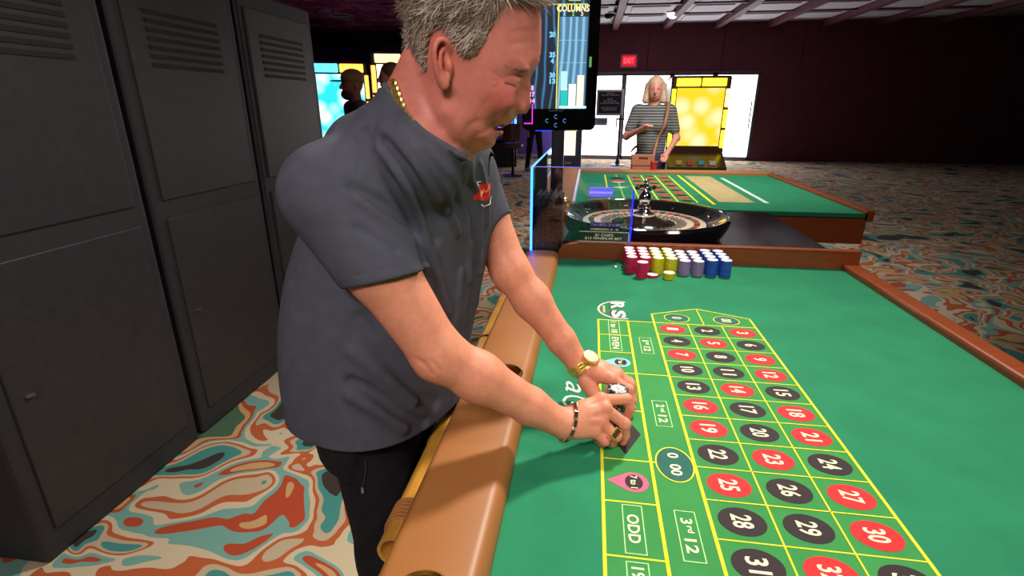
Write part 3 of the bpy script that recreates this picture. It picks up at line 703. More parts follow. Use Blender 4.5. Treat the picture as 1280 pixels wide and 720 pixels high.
def screen_bg():
    m = bpy.data.materials.new('screen_smoke'); m.use_nodes = True; nt = m.node_tree; N = nt.nodes; L = nt.links; b = N['Principled BSDF']
    b.inputs['Roughness'].default_value = 0.2; b.inputs['Base Color'].default_value = (0.01, 0.01, 0.015, 1)
    tc = N.new('ShaderNodeTexCoord'); wv = N.new('ShaderNodeTexWave'); wv.inputs['Scale'].default_value = 2.2; wv.inputs['Distortion'].default_value = 9; wv.inputs['Detail'].default_value = 1.5; wv.inputs['Detail Scale'].default_value = 1.2
    mp = N.new('ShaderNodeMapping'); mp.inputs['Scale'].default_value = (3.2, 1, 0.9); L.new(tc.outputs['Object'], mp.inputs[0]); L.new(mp.outputs[0], wv.inputs['Vector'])
    rp = N.new('ShaderNodeValToRGB'); L.new(wv.outputs['Fac'], rp.inputs[0]); el = rp.color_ramp.elements
    el[0].position = 0.45; el[0].color = S(36, 46, 58); el[1].position = 1.0; el[1].color = S(74, 130, 176)
    e = el.new(0.86); e.color = S(50, 72, 96)
    L.new(rp.outputs[0], b.inputs['Emission Color']); b.inputs['Emission Strength'].default_value = 1.0
    return m
scr = mrect(656.5, -8, 735, 136, screen_bg(), 0.0006, 'screen')
ylw = glow('screen_yellow', S(222, 214, 90), 1.0)
mrect(696.2, 6, 697.8, 136, ylw, 0.0012, 'screen_frame', scr); mrect(684, 4.6, 735, 6.0, ylw, 0.0012, 'screen_frame', scr)
mrect(711, -3, 726, 1.2, glow('screen_lime', S(160, 200, 110), 1.0), 0.0012, 'screen_tab', scr)
mrect(697.8, 14.5, 735, 20.5, glow('screen_dark', S(30, 40, 48), 1.0), 0.0010, 'header_band', scr)
def mtext(s, u, v, w, h, m, bold=0.03, lift=0.002):
    x, z = mpt(u, v); k = 2.75 / FOC
    text(s, m, scr, mc + mux * x + Z_ * z, mux, Z_, mn, w=w * k, h=h * k, name='screen_text', bold=bold, lift=lift)
mtext('COLUMNS', 716.5, 10.3, 37, 7.2, glow('screen_cream', S(250, 240, 170), 1.0))
for s, u, c in (('1', 705.5, (90, 190, 240)), ('2', 716.5, (120, 220, 120)), ('3', 727.5, (240, 230, 200))): mtext(s, u, 17.6, 2.6, 4.0, glow('screen_digit_' + s, S(*c), 1.0))
def chart_bg():
    m = bpy.data.materials.new('chart_blue'); m.use_nodes = True; nt = m.node_tree; N = nt.nodes; L = nt.links; b = N['Principled BSDF']
    b.inputs['Base Color'].default_value = (0.01, 0.01, 0.02, 1); b.inputs['Roughness'].default_value = 0.2
    tc = N.new('ShaderNodeTexCoord'); mp = N.new('ShaderNodeMapping'); mp.inputs['Scale'].default_value = (7, 1, 1.4); wv = N.new('ShaderNodeTexWave'); wv.inputs['Scale'].default_value = 1.2; wv.inputs['Distortion'].default_value = 6; wv.inputs['Detail'].default_value = 1
    L.new(tc.outputs['Object'], mp.inputs[0]); L.new(mp.outputs[0], wv.inputs['Vector'])
    rp = N.new('ShaderNodeValToRGB'); L.new(wv.outputs['Fac'], rp.inputs[0]); el = rp.color_ramp.elements
    el[0].position = 0.4; el[0].color = S(84, 134, 172); el[1].position = 1.0; el[1].color = S(150, 206, 228)
    L.new(rp.outputs[0], b.inputs['Emission Color']); b.inputs['Emission Strength'].default_value = 1.0
    return m
mrect(698.5, 21, 733, 136, chart_bg(), 0.0010, 'chart', scr)
for v in (50, 78): mrect(699, v, 733, v + 0.6, glow('chart_line', S(150, 190, 210), 1.0), 0.0015, 'chart_line', scr)
wht = glow('bar_white', S(226, 240, 240), 1.05)
mrect(701, 89, 709, 112, glow('bar_aqua', S(170, 232, 228), 1.0), 0.0015, 'chart_bar', scr); mrect(701, 112.8, 709, 133, glow('bar_teal', S(20, 190, 176), 1.0), 0.0015, 'chart_bar', scr); mrect(701, 110, 709, 112.6, wht, 0.0018, 'chart_bar', scr)
mrect(710.5, 105, 719.5, 133, wht, 0.0015, 'chart_bar', scr); mrect(721, 94, 729.5, 133, glow('bar_cream', S(244, 232, 208), 1.05), 0.0015, 'chart_bar', scr); mrect(699, 132.5, 732.5, 135.5, glow('bar_base', S(200, 244, 244), 1.1), 0.0017, 'chart_bar', scr)
cy = glow('screen_cyan', S(120, 200, 235), 1.0)
for s, v in (('20', 43), ('35', 68.5), ('4', 76), ('30', 94), ('13', 101.5)): mtext(s, 690.5, v, 7 if len(s) > 1 else 4, 6, cy, 0.05)
pk = glow('screen_pink', S(244, 160, 226), 1.1)
for s, v in (('1', 110), ('17', 118), ('14', 126)): mtext(s, 665.5, v, 6 if len(s) > 1 else 3, 5.5, pk, 0.05)
mg = glow('screen_magenta', S(236, 50, 220), 1.2)
mrect(664.8, 130, 666, 154, mg, 0.0014, 'screen_trace', mon); mrect(655, 153.6, 666, 155, mg, 0.0014, 'screen_trace', mon)
mrect(686, 137.8, 704, 139, mat('speaker_slot', S(90, 88, 92), 0.4), 0.0012, 'speaker_slot', mon)
icon = glow('icon_blue', S(90, 150, 220), 0.7)
for (u, v) in ((684, 151), (695, 146), (695, 156.5), (706, 151)):
    x, z = mpt(u, v); k = 2.75 / FOC
    mb = MB(); cpts = [mc + mux * (x + 1.9 * k * math.cos(a)) + Z_ * (z + 2.2 * k * math.sin(a)) + mn * 0.001 for a in np.linspace(0.8, 5.4, 12)]
    mb.tube(cpts, 0.0014, 5); mb.build('key_icon', icon, mon)
mrect(736.5, 71, 739.5, 84, glow('status_green', S(90, 160, 100), 0.8), 0.001, 'status_light', mon)
MB().prism([(-0.12, mz0 - 0.004), (0.04, mz0 - 0.004), (0.04, mz0 + 0.002), (-0.12, mz0 + 0.002)], mc - mn * 0.02, mux, Z_, mn, 0.01).build('blue_strip', glow('strip_blue', S(20, 50, 255), 2.5), mon)
pc = ony(697.5, 175, mY + 0.03)
MB().box((pc[0] - 0.033, mY + 0.005, FZ + 0.012), (pc[0] + 0.033, mY + 0.055, mz0 + 0.3)).build('post', mat('post_dark', S(22, 22, 26), 0.35), mon, bevel=0.006)
MB().box((pc[0] - 0.038, mY - 0.04, FZ + 0.012), (pc[0] + 0.09, mY + 0.10, FZ + 0.024)).build('base_plate', dark_m, mon, bevel=0.003)
# ================================================================ second roulette table behind the wheel
t2 = thing('roulette_table', (0.5, 4.2, 0), 'farther roulette table with tan rail and small printed layout behind the wheel', 'table')
g2 = felt_m; r2 = leather_m
Y0, Y1, L0, L1 = 3.22, 5.10, -0.085, 1.60
f2 = MB().box((L0 - 0.05, Y0, FZ - 0.03), (L1, Y1 - 0.05, FZ)).build('felt', g2, t2)
MB().box((L0 - 0.20, Y0 - 0.02, FZ - 0.05), (L0, Y1 - 0.04, FZ + 0.025)).build('armrest', r2, t2, bevel=0.018, seg=3)
MB().box((L0 - 0.20, Y1 - 0.12, FZ - 0.05), (L1 + 0.03, Y1, FZ + 0.03)).build('end_rail', leather_m, t2, bevel=0.018, seg=3)
MB().box((L1 - 0.02, Y0, FZ - 0.05), (L1 + 0.04, Y1 - 0.1, FZ + 0.02)).build('dealer_edge', wood_m, t2, bevel=0.01)
MB().box((L0 - 0.15, Y0, 0.60), (L1, Y1 - 0.05, FZ - 0.025)).build('apron', wood_m, t2)
for y in (3.7, 4.7): MB().box((0.4, y - 0.2, 0), (1.1, y + 0.2, 0.61)).build('pedestal', dark_m, t2)
MB().box((L0 - 0.012, Y0, FZ), (L0 + 0.004, Y1 - 0.1, FZ + 0.03)).build('rail_trim', mat('rail_trim', S(220, 214, 235), 0.3), t2)
def f2q(x0, x1, y0, y1, m, z=0.0008, nm='layout_line'):
    MB().box((x0, y0, FZ + z), (x1, y1, FZ + z + 0.0006)).build(nm, m, f2)
gx = [0.14, 0.24, 0.34, 0.46, 0.58, 0.70]
for x in gx: f2q(x - 0.006, x + 0.006, 3.45, 4.85, yel_m if x != 0.24 else mat('lime_print', S(150, 200, 90), 0.8))
for k in range(13):
    y = 3.45 + 1.4 * k / 12; f2q(0.34, 0.70, y - 0.004, y + 0.004, mat('lime_print', S(150, 200, 90), 0.8), 0.001)
    if k % 2 == 0: f2q(0.14, 0.34, y - 0.004, y + 0.004, mat('lime_print', S(150, 200, 90), 0.8), 0.001)
for k in range(12):
    for c in range(3):
        x = 0.40 + c * 0.12; y = 3.45 + 1.4 * (k + 0.5) / 12
        MB().prism(circle_pts(0.036, 14), (x, y, FZ + 0.001), X_, Y_, Z_, 0.0006).build('number_spot', red_m if (k + c) % 2 else blk_m, f2)
f2q(0.78, 0.80, 3.40, 4.90, yel_m)
f2q(0.84, 1.06, 3.5, 4.85, mat('tan_print', S(176, 160, 110), 0.8), 0.0008, 'tan_panel'); f2q(1.12, 1.15, 3.5, 4.75, mat('pale_line', S(200, 220, 200), 0.8))
for y, m in ((4.35, mat('pale_line', S(200, 220, 200), 0.8)), (4.05, mat('pale_line', S(200, 220, 200), 0.8))):
    MB().prism([(0.18, y), (0.24, y - 0.05), (0.30, y), (0.24, y + 0.05)], (0, 0, FZ + 0.002), X_, Y_, Z_, 0.0006).build('layout_mark', m, f2)
MB().prism([(0.17, 4.6), (0.24, 4.52), (0.31, 4.6), (0.24, 4.68)], (0, 0, FZ + 0.002), X_, Y_, Z_, 0.0006).build('layout_mark', blk_m, f2)
MB().prism([(0.17, 4.42), (0.24, 4.36), (0.31, 4.42), (0.24, 4.48)], (0, 0, FZ + 0.0022), X_, Y_, Z_, 0.0006).build('layout_mark', red_m, f2)
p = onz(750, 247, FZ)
ls = thing('violet_reflection_block', (p[0], p[1], FZ), 'small violet-blue glowing block standing in for a reflection above the farther table felt', 'sign')  # added glowing block, imitates a violet reflection in the acrylic
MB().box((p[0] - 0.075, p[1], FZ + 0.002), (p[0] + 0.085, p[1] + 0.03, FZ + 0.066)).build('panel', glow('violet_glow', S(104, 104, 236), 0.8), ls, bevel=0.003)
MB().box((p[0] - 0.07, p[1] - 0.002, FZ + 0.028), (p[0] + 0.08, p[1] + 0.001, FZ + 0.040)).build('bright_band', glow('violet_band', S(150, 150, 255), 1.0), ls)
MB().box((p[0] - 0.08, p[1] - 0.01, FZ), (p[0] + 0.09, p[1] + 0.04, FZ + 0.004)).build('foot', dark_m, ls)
p = onz(819, 216, FZ + 0.02)
cupr = thing('red_cup', (p[0], Y1 - 0.06, FZ + 0.03), 'small red drinking cup on the tan end rail of the farther table', 'cup')
MB().lathe([(0.026, 0), (0.034, 0.075), (0.036, 0.078), (0.033, 0.078), (0.025, 0.006), (0, 0.005)], (p[0], Y1 - 0.06, FZ + 0.028), 18, caps=True).build('cup_body', mat('cup_red', S(190, 40, 40), 0.4), cupr, True)
MB().lathe([(0.0365, 0.074), (0.0375, 0.077), (0.0365, 0.080), (0.034, 0.080)], (p[0], Y1 - 0.06, FZ + 0.028), 18, caps=False).build('cup_rim', mat('cup_rim', S(220, 120, 110), 0.4), cupr, True)

# ================================================================ notice stand by the doors
sp = onz(771, 207, 0); sY = sp[1]
a = ony(746.5, 112, sY); b = ony(778, 144.5, sY)
st = thing('notice_stand', (sp[0], sY, 0), 'black notice board in a white frame on a slim stand by the doors', 'sign')
MB().box((a[0], sY - 0.02, b[2]), (b[0], sY + 0.02, a[2])).build('frame', mat('white_frame', S(214, 216, 228), 0.5), st, bevel=0.006)
MB().box((a[0] + 0.05, sY - 0.026, b[2] + 0.05), (b[0] - 0.05, sY - 0.018, a[2] - 0.05)).build('board', mat('navy_board', S(28, 34, 60), 0.5), st)
ln = mat('board_print', S(170, 160, 175), 0.6)
cx = (a[0] + b[0]) / 2; hgt = a[2] - b[2]
for fz, wd in ((0.86, 0.16), (0.79, 0.42), (0.64, 0.12), (0.56, 0.30), (0.48, 0.44), (0.30, 0.40), (0.22, 0.32)):
    z = b[2] + hgt * fz; k = -wd / 2
    mb = MB()
    while k < wd / 2 - 0.02:
        wl = random.uniform(0.035, 0.08); e = min(k + wl, wd / 2); mb.box((cx + k, sY - 0.028, z - 0.014), (cx + e, sY - 0.0255, z + 0.014)); k = e + 0.018
    mb.build('print_line', ln, st)
pole_x = ony(774, 170, sY)[0]
MB().tube([(pole_x, sY + 0.02, 0.05), (pole_x, sY + 0.02, b[2] + 0.05)], 0.03, 10).build('post', mat('stand_grey', S(64, 66, 72), 0.35, 0.5), st, True)
MB().lathe([(0.17, 0), (0.17, 0.02), (0.06, 0.05), (0.032, 0.18), (0.03, 0.2)], (pole_x, sY + 0.02, 0), 20).build('base', mat('stand_grey', S(64, 66, 72)), st, True)
MB().box((pole_x - 0.10, sY - 0.01, b[2] - 0.10), (pole_x + 0.10, sY + 0.05, b[2] - 0.06)).build('clamp', mat('stand_grey', S(64, 66, 72)), st)
# grey paper holder on the glass, left of the stand post
a = ony(744, 147, WY - 0.05); b = ony(759, 157, WY - 0.05)
o = thing('card_holder', ((a[0] + b[0]) / 2, WY - 0.05, b[2]), 'small grey notice card fixed to the glass door', 'sign')
MB().box((a[0], WY - 0.06, b[2]), (b[0], WY + 0.05, a[2])).build('card', mat('grey_card', S(140, 150, 170), 0.6), o)
MB().box((a[0] + 0.06, WY - 0.064, b[2] + 0.06), (b[0] - 0.03, WY - 0.058, a[2] - 0.05)).build('print_panel', mat('grey_print', S(90, 104, 130), 0.6), o)

# ================================================================ slot machines
def slot(x, y, rz, w, top, frame_cols, scr_col, label, group=None, body=(24, 20, 34), topper=None, fs=1.6, ss=1.1):
    """machine facing -y in its own frame"""
    t = thing('slot_machine', (x, y, 0), label, 'slot machine', group)
    h = w / 2
    bm = mat('cabinet_%d_%d_%d' % body, S(*body), 0.25, vary=0.15)
    MB().box((x - h, y, 0), (x + h, y + 0.55, top)).build('cabinet', bm, t, bevel=0.02)
    pr_ = [(y - 0.28, 0.60), (y - 0.30, 0.66), (y, 0.82), (y, 0.55)]
    MB().prism([(q - y, z) for q, z in pr_], (x - h, y, 0), Y_, Z_, X_, w).build('button_deck', bm, t, bevel=0.01)
    for k in range(4):
        MB().box((x - h * 0.7 + k * h * 0.38, y - 0.24, 0.688), (x - h * 0.7 + k * h * 0.38 + 0.07, y - 0.17, 0.735)).build('button', mat('deck_button_%d' % k, S(*((200, 166, 60), (190, 80, 60), (80, 160, 190), (200, 200, 200))[k]), 0.4), t)
    MB().box((x - h, y - 0.06, 0), (x + h, y + 0.02, 0.56)).build('belly_door', bm, t, bevel=0.01)
    s = MB().box((x - h * 0.80, y - 0.012, 0.90), (x + h * 0.80, y + 0.01, top - 0.14)).build('screen', scr_col, t)
    n = len(frame_cols); segs = []
    for k in range(3):
        z0 = 0.88 + k * (top - 0.12 - 0.88) / 3; z1 = z0 + (top - 0.12 - 0.88) / 3 - 0.03
        segs += [((x - h * 0.97, z0), (x - h * 0.84, z1)), ((x + h * 0.84, z0), (x + h * 0.97, z1))]
    for k in range(2):
        x0 = x - h * 0.84 + k * h * 0.86; segs.append(((x0, top - 0.12), (x0 + h * 0.80, top - 0.03)))
    for k, (p0, p1) in enumerate(segs):
        MB().box((p0[0], y - 0.025, p0[1]), (p1[0], y + 0.0, p1[1])).build('light_bar', frame_cols[k % n], t, bevel=0.008)
    if topper is not None:
        MB().box((x - h * 0.9, y + 0.05, top), (x + h * 0.9, y + 0.3, top + 0.35)).build('topper', topper, t, bevel=0.03)
    if rz: t.rotation_euler = (0, 0, rz)
    return t
def game_screen(name, base, hi, sc=7.0, st=1.0):
    m = bpy.data.materials.new(name); m.use_nodes = True; nt = m.node_tree; N = nt.nodes; L = nt.links; b = N['Principled BSDF']; b.inputs['Roughness'].default_value = 0.15; b.inputs['Base Color'].default_value = (0.01, 0.01, 0.01, 1)
    tc = N.new('ShaderNodeTexCoord'); v = N.new('ShaderNodeTexVoronoi'); v.inputs['Scale'].default_value = sc; L.new(tc.outputs['Object'], v.inputs['Vector'])
    rp = N.new('ShaderNodeValToRGB'); L.new(v.outputs['Distance'], rp.inputs[0]); el = rp.color_ramp.elements
    el[0].position = 0.15; el[0].color = S(*hi); el[1].position = 0.7; el[1].color = S(*base)
    L.new(rp.outputs[0], b.inputs['Emission Color']); b.inputs['Emission Strength'].default_value = st
    return m
orange = glow('bar_orange', S(255, 150, 60), 3.5); redb = glow('bar_red', S(255, 60, 70), 3.5); yelb = glow('bar_yellow', S(255, 214, 120), 3.5); cyanb = glow('bar_cyan', S(70, 220, 255), 3.5); blueb = glow('bar_blue', S(40, 80, 255), 4.4); pinkb = glow('bar_pink', S(255, 90, 190), 3.1); gold = glow('bar_gold', S(255, 220, 40), 3.5)
white_scr = game_screen('screen_white', (250, 240, 235), (244, 214, 190), 4, 2.4)
cyan_scr = game_screen('screen_aqua', (40, 190, 220), (220, 240, 250), 6, 1.8)
blue_scr = game_screen('screen_blue', (20, 40, 190), (120, 120, 255), 6, 1.8)
p = PX(500, 140, 6.0)
slot(p[0] + 0.02, 6.2, 0.30, 0.72, 1.96, [orange, redb, yelb, redb, orange, pinkb, yelb, orange], white_scr, 'slot machine with white screen framed by orange and red light bars', topper=None)
p = PX(432, 140, 6.0)
slot(p[0] - 0.08, 6.1, 0.35, 0.66, 1.86, [cyanb, orange], cyan_scr, 'slot machine with aqua screen framed by cyan light bars')
p = PX(632, 160, 12.5)
slot(p[0], 12.6, 0.15, 0.62, 1.75, [blueb, cyanb], blue_scr, 'distant slot machine with deep blue lit frame beyond the carpet', body=(16, 14, 30))
p = ony(872, 150, 7.0)
slot(p[0] + 0.0, 7.0, 0.0, 0.70, 1.72, [gold, gold, yelb], game_screen('screen_gold', (250, 210, 40), (255, 244, 190), 5, 1.2), 'slot machine with bright yellow screen beside the glass doors', body=(60, 44, 20))
# cream lit kiosk seen below the results display
p = ony(711, 179, 9.0); q = ony(702, 194, 9.0); q2 = ony(720, 164, 9.0)
kk = thing('ticket_kiosk', (p[0], 9.0, 0), 'dark ticket kiosk with cream lit screen near the doors', 'kiosk')
MB().box((q[0] - 0.10, 9.0, 0), (q2[0] + 0.10, 9.4, q2[2] + 0.12)).build('cabinet', mat('kiosk_grey', S(66, 64, 92), 0.4), kk, bevel=0.02)
MB().box((q[0], 8.985, q[2]), (q2[0], 9.0, q2[2])).build('screen', glow('kiosk_cream', S(255, 248, 214), 1.2), kk)
MB().box((q[0] - 0.02, 8.98, q2[2]), (q2[0] + 0.02, 9.0, q2[2] + 0.02)).build('screen_rim', glow('kiosk_rim', S(220, 200, 80), 0.9), kk)
MB().box((q[0] + 0.06, 8.98, q[2] - 0.14), (q2[0] - 0.06, 9.0, q[2] - 0.11)).build('ticket_slot', mat('slot_grey', S(150, 150, 170), 0.4), kk)
# backs of a bank of machines across the aisle from the players
back_m = mat('charcoal_back', S(44, 43, 48), 0.6, vary=0.12, scale=5); vent_m = mat('vent_black', S(14, 14, 16), 0.7); plate_m = mat('back_plate', S(58, 56, 60), 0.5, 0.3)
for k in range(3):
    y0 = 1.02 + k * 0.70; y1 = y0 + 0.67; bx = -1.62
    t = thing('slot_machine', (bx, (y0 + y1) / 2, 0), ('charcoal back of a slot machine, first of the bank across the aisle', 'charcoal back of a slot machine, middle of the bank across the aisle', 'charcoal back of a slot machine, last of the bank by the tan-capped man')[k], 'slot machine')
    MB().box((bx - 0.55, y0, 0), (bx, y1, 1.88)).build('cabinet', back_m, t, bevel=0.015)
    MB().box((bx - 0.005, y0 + 0.05, 0.10), (bx + 0.008, y1 - 0.05, 0.95)).build('service_door', plate_m, t, bevel=0.004)
    MB().box((bx - 0.005, y0 + 0.05, 1.02), (bx + 0.008, y1 - 0.05, 1.80)).build('upper_panel', plate_m, t, bevel=0.004)
    for q in range(7): MB().box((bx + 0.004, y0 + 0.14, 1.50 + q * 0.03), (bx + 0.011, y1 - 0.14, 1.515 + q * 0.03)).build('vent_slot', vent_m, t)
    MB().lathe([(0.0, 0), (0.014, 0), (0.014, 0.006), (0, 0.007)], (bx + 0.008, y0 + 0.10, 0.55), 12, caps=False).build('door_lock', mat('lock_steel', S(150, 150, 155), 0.3, 0.9), t)
    MB().box((bx - 0.62, y0 + 0.02, 0.60), (bx - 0.54, y1 - 0.02, 0.72)).build('button_deck', back_m, t, bevel=0.01)
    MB().box((bx - 0.565, y0 + 0.08, 0.9), (bx - 0.548, y1 - 0.08, 1.78)).build('screen', mat('dark_glass', S(16, 16, 20), 0.1), t)
def stool(x, y, label, col=(58, 30, 24), group=None):
    t = thing('casino_stool', (x, y, 0), label, 'stool', group)
    MB().lathe([(0.21, 0), (0.21, 0.015), (0.05, 0.03), (0.03, 0.05)], (x, y, 0), 20).build('base', mat('stool_base', S(30, 28, 34), 0.3, 0.6), t, True)
    MB().tube([(x, y, 0.03), (x, y, 0.58)], 0.03, 10).build('post', mat('stool_base', S(30, 28, 34)), t, True)
    MB().lathe([(0.0, 0.57), (0.18, 0.57), (0.21, 0.60), (0.21, 0.64), (0.17, 0.67), (0.0, 0.675)], (x, y, 0), 22, caps=False).build('seat', mat('stool_%d' % col[0], S(*col), 0.5), t, True)
    pts = [(x + 0.20 * math.sin(a), y - 0.20 * math.cos(a)) for a in np.linspace(-1.1, 1.1, 9)]
    b_ = MB()
    for i in range(8):
        b_.add([(pts[i][0], pts[i][1], 0.72), (pts[i + 1][0], pts[i + 1][1], 0.72), (pts[i + 1][0], pts[i + 1][1], 1.05), (pts[i][0], pts[i][1], 1.05)], [(0, 1, 2, 3)])
    o = b_.build('backrest', mat('stool_%d' % col[0], S(*col)), t); md = o.modifiers.new('thick', 'SOLIDIFY'); md.thickness = 0.04; md.offset = 0
    for sx in (-0.12, 0.12): MB().tube([(x + sx, y - 0.14, 0.62), (x + sx, y - 0.165, 0.76)], 0.012, 8).build('back_bracket', mat('stool_base', S(30, 28, 34)), t, True)
    return t
p = onz(641, 205, 0)
stool(p[0] * 0.82, p[1] * 0.82, 'brown backed stool in front of the blue lit slot machine', (86, 52, 44))
# ================================================================ implicit-surface modelling (for bodies and clothing)
def smin(a, b, k):
    if k <= 0: return np.minimum(a, b)
    h = np.clip(0.5 + 0.5 * (b - a) / k, 0, 1)
    return b + (a - b) * h - k * h * (1 - h)
def smax(a, b, k): return -smin(-a, -b, k)
def cone(a, b, ra, rb):
    a, b = np.asarray(a, float), np.asarray(b, float); ab = b - a; L2 = ab @ ab + 1e-12
    def f(P):
        h = np.clip((P - a) @ ab / L2, 0, 1)
        return np.linalg.norm(P - a - h[:, None] * ab, axis=1) - (ra + (rb - ra) * h)
    f.lo = np.minimum(a - ra, b - rb); f.hi = np.maximum(a + ra, b + rb)
    return f
def ell(c, r, R=None):
    c, r = np.asarray(c, float), np.asarray(r, float)
    R = np.eye(3) if R is None else np.asarray(R, float)      # columns = local axes
    def f(P):
        q = (P - c) @ R
        k0 = np.linalg.norm(q / r, axis=1); k1 = np.linalg.norm(q / (r * r), axis=1) + 1e-9
        return k0 * (k0 - 1) / k1
    m = r.max(); f.lo = c - m; f.hi = c + m
    return f
def ridge(pts, w):
    """unsigned distance to a polyline -> gaussian bump (used for folds, creases)"""
    pts = [np.asarray(p, float) for p in pts]
    segs = [cone(pts[i], pts[i + 1], 0, 0) for i in range(len(pts) - 1)]
    lo, hi = np.min(pts, axis=0) - 3 * w, np.max(pts, axis=0) + 3 * w
    def f(P):
        out = np.zeros(len(P)); m = np.all((P > lo) & (P < hi), axis=1)
        if m.any():
            d = np.min([s(P[m]) for s in segs], axis=0); out[m] = np.exp(-(d / w) ** 2)
        return out
    f.lo, f.hi = lo, hi
    return f
class Grp:
    def __init__(s, ops, k=0.01):
        s.ops = ops; s.k = k
        L = [o[1] for o in ops if o[0] == 'u']
        s.lo = np.min([f.lo for f in L], axis=0); s.hi = np.max([f.hi for f in L], axis=0)
    def __call__(s, P):
        d = np.full(len(P), 1e3); big = len(P) > 800
        if big: lo, hi = P.min(0), P.max(0); cull = (hi - lo).max() < 0.12
        for op in s.ops:
            if big and cull and hasattr(op[1], 'lo'):
                mg = 0.03 if op[0] == 'u' else 0.012
                if np.any(op[1].lo - mg > hi) or np.any(op[1].hi + mg < lo): continue
            if op[0] == 'u': d = smin(d, op[1](P), op[2])
            elif op[0] == 's': d = smax(d, -op[1](P), op[2])
            elif op[0] == 'b': d = d - op[2] * op[1](P)        # bump: outwards for positive height
        return d
def field(groups, P, near=None):
    d = np.full(len(P), 1e3)
    for i, g in enumerate(groups):
        if near is not None and not near[i]: continue
        d = smin(d, g(P), g.k)
    return d
def extract(groups, vox, lo=None, hi=None, B=14, post=None):
    """surface nets over the active blocks of a sparse grid"""
    lo = np.min([g.lo for g in groups], axis=0) - 0.03 if lo is None else np.asarray(lo, float)
    hi = np.max([g.hi for g in groups], axis=0) + 0.03 if hi is None else np.asarray(hi, float)
    nb = np.ceil((hi - lo) / (vox * B)).astype(int); N = nb * B + 2
    bi = np.stack(np.meshgrid(*[np.arange(n) for n in nb], indexing='ij'), -1).reshape(-1, 3)
    cen = lo + (bi + 0.5) * B * vox; half = B * vox * 0.5 * 1.7321
    def ev(P, near=None):
        d = field(groups, P, near)
        return post(P, d) if post else d
    dc = np.concatenate([ev(cen[i:i + 20000]) for i in range(0, len(cen), 20000)])
    act = bi[np.abs(dc) < half * 1.45 + 0.006]
    ar = np.arange(B + 1); gi = np.stack(np.meshgrid(ar, ar, ar, indexing='ij'), -1).reshape(-1, 3)
    corners = [(i, j, k) for i in (0, 1) for j in (0, 1) for k in (0, 1)]
    edges = [(a, b) for a in range(8) for b in range(a + 1, 8) if sum(abs(corners[a][q] - corners[b][q]) for q in range(3)) == 1]
    CI, CP, QD = [], [], []
    def gid(I): return (I[..., 0].astype(np.int64) * N[1] + I[..., 1]) * N[2] + I[..., 2]
    for b in act:
        o = b * B; P = lo + (gi + o) * vox; bl, bh = P[0], P[-1]
        near = [bool(np.all(g.lo - 0.035 < bh) and np.all(g.hi + 0.035 > bl)) for g in groups]
        if not any(near): continue
        D = ev(P, near).reshape(B + 1, B + 1, B + 1); s = D < 0
        if s.all() or not s.any(): continue
        c = np.stack([D[i:B + i, j:B + j, k:B + k] for i, j, k in corners], -1); sg = c < 0
        mix = sg.any(-1) & ~sg.all(-1)
        I = np.argwhere(mix)
        if len(I):
            cv = c[mix]; acc = np.zeros((len(I), 3)); cnt = np.zeros(len(I))
            for a, e in edges:
                cr = (cv[:, a] < 0) != (cv[:, e] < 0)
                t = np.where(cr, cv[:, a] / (cv[:, a] - cv[:, e] + 1e-20), 0)
                pa, pb = np.array(corners[a], float), np.array(corners[e], float)
                acc += np.where(cr[:, None], pa + t[:, None] * (pb - pa), 0); cnt += cr
            CI.append(gid(I + o)); CP.append(lo + (I + o + acc / cnt[:, None]) * vox)
        for ax in range(3):
            sl0 = [slice(0, B)] * 3; sl1 = [slice(0, B)] * 3; sl1[ax] = slice(1, B + 1)
            s0, s1 = s[tuple(sl0)], s[tuple(sl1)]
            E = np.argwhere(s0 != s1)
            if not len(E): continue
            fl = s0[s0 != s1]; E = E + o; u, w_ = (ax + 1) % 3, (ax + 2) % 3
            du = np.zeros(3, int); du[u] = 1; dw = np.zeros(3, int); dw[w_] = 1
            ok = (E[:, u] > 0) & (E[:, w_] > 0); E, fl = E[ok], fl[ok]
            q = np.stack([gid(E - du - dw), gid(E - dw), gid(E), gid(E - du)], 1)
            q[~fl] = q[~fl][:, ::-1]
            QD.append(q)
    CI = np.concatenate(CI); CP = np.concatenate(CP); QD = np.concatenate(QD)
    od = np.argsort(CI); CI, CP = CI[od], CP[od]
    ix = np.searchsorted(CI, QD); ix = np.clip(ix, 0, len(CI) - 1)
    good = (CI[ix] == QD).all(1)
    return CP, ix[good]
def march(fn, u, v, t0=0.35, t1=1.5, n=700):
    """first point of a surface on a line of sight"""
    d = ray(u, v); t = np.linspace(t0, t1, n); P = CAM + t[:, None] * d; D = fn(P)
    i = np.argmax(D < 0)
    if D[i] >= 0: return None
    a = t[max(i - 1, 0)]; b = t[i]
    for _ in range(14):
        m_ = 0.5 * (a + b)
        if fn((CAM + m_ * d)[None])[0] < 0: b = m_
        else: a = m_
    return CAM + b * d
def grad(fn, p, e=0.002):
    p = np.asarray(p, float); g = np.array([fn((p + e * q)[None])[0] - fn((p - e * q)[None])[0] for q in np.eye(3)])
    return g / (np.linalg.norm(g) + 1e-12)
def spline(pts, n=8, closed=False):
    P = [np.asarray(p, float) for p in pts]; out = []; m = len(P)
    for i in range(m if closed else m - 1):
        g = lambda j: P[j % m] if closed else P[min(max(j, 0), m - 1)]
        p0, p1, p2, p3 = g(i - 1), g(i), g(i + 1), g(i + 2)
        for k in range(n):
            t = k / n
            out.append(0.5 * ((2 * p1) + (-p0 + p2) * t + (2 * p0 - 5 * p1 + 4 * p2 - p3) * t * t + (-p0 + 3 * p1 - 3 * p2 + p3) * t ** 3))
    if not closed: out.append(P[-1])
    return out
def chain(pts, rads, k): return [('u', cone(pts[i], pts[i + 1], rads[i], rads[i + 1]), k) for i in range(len(pts) - 1)]

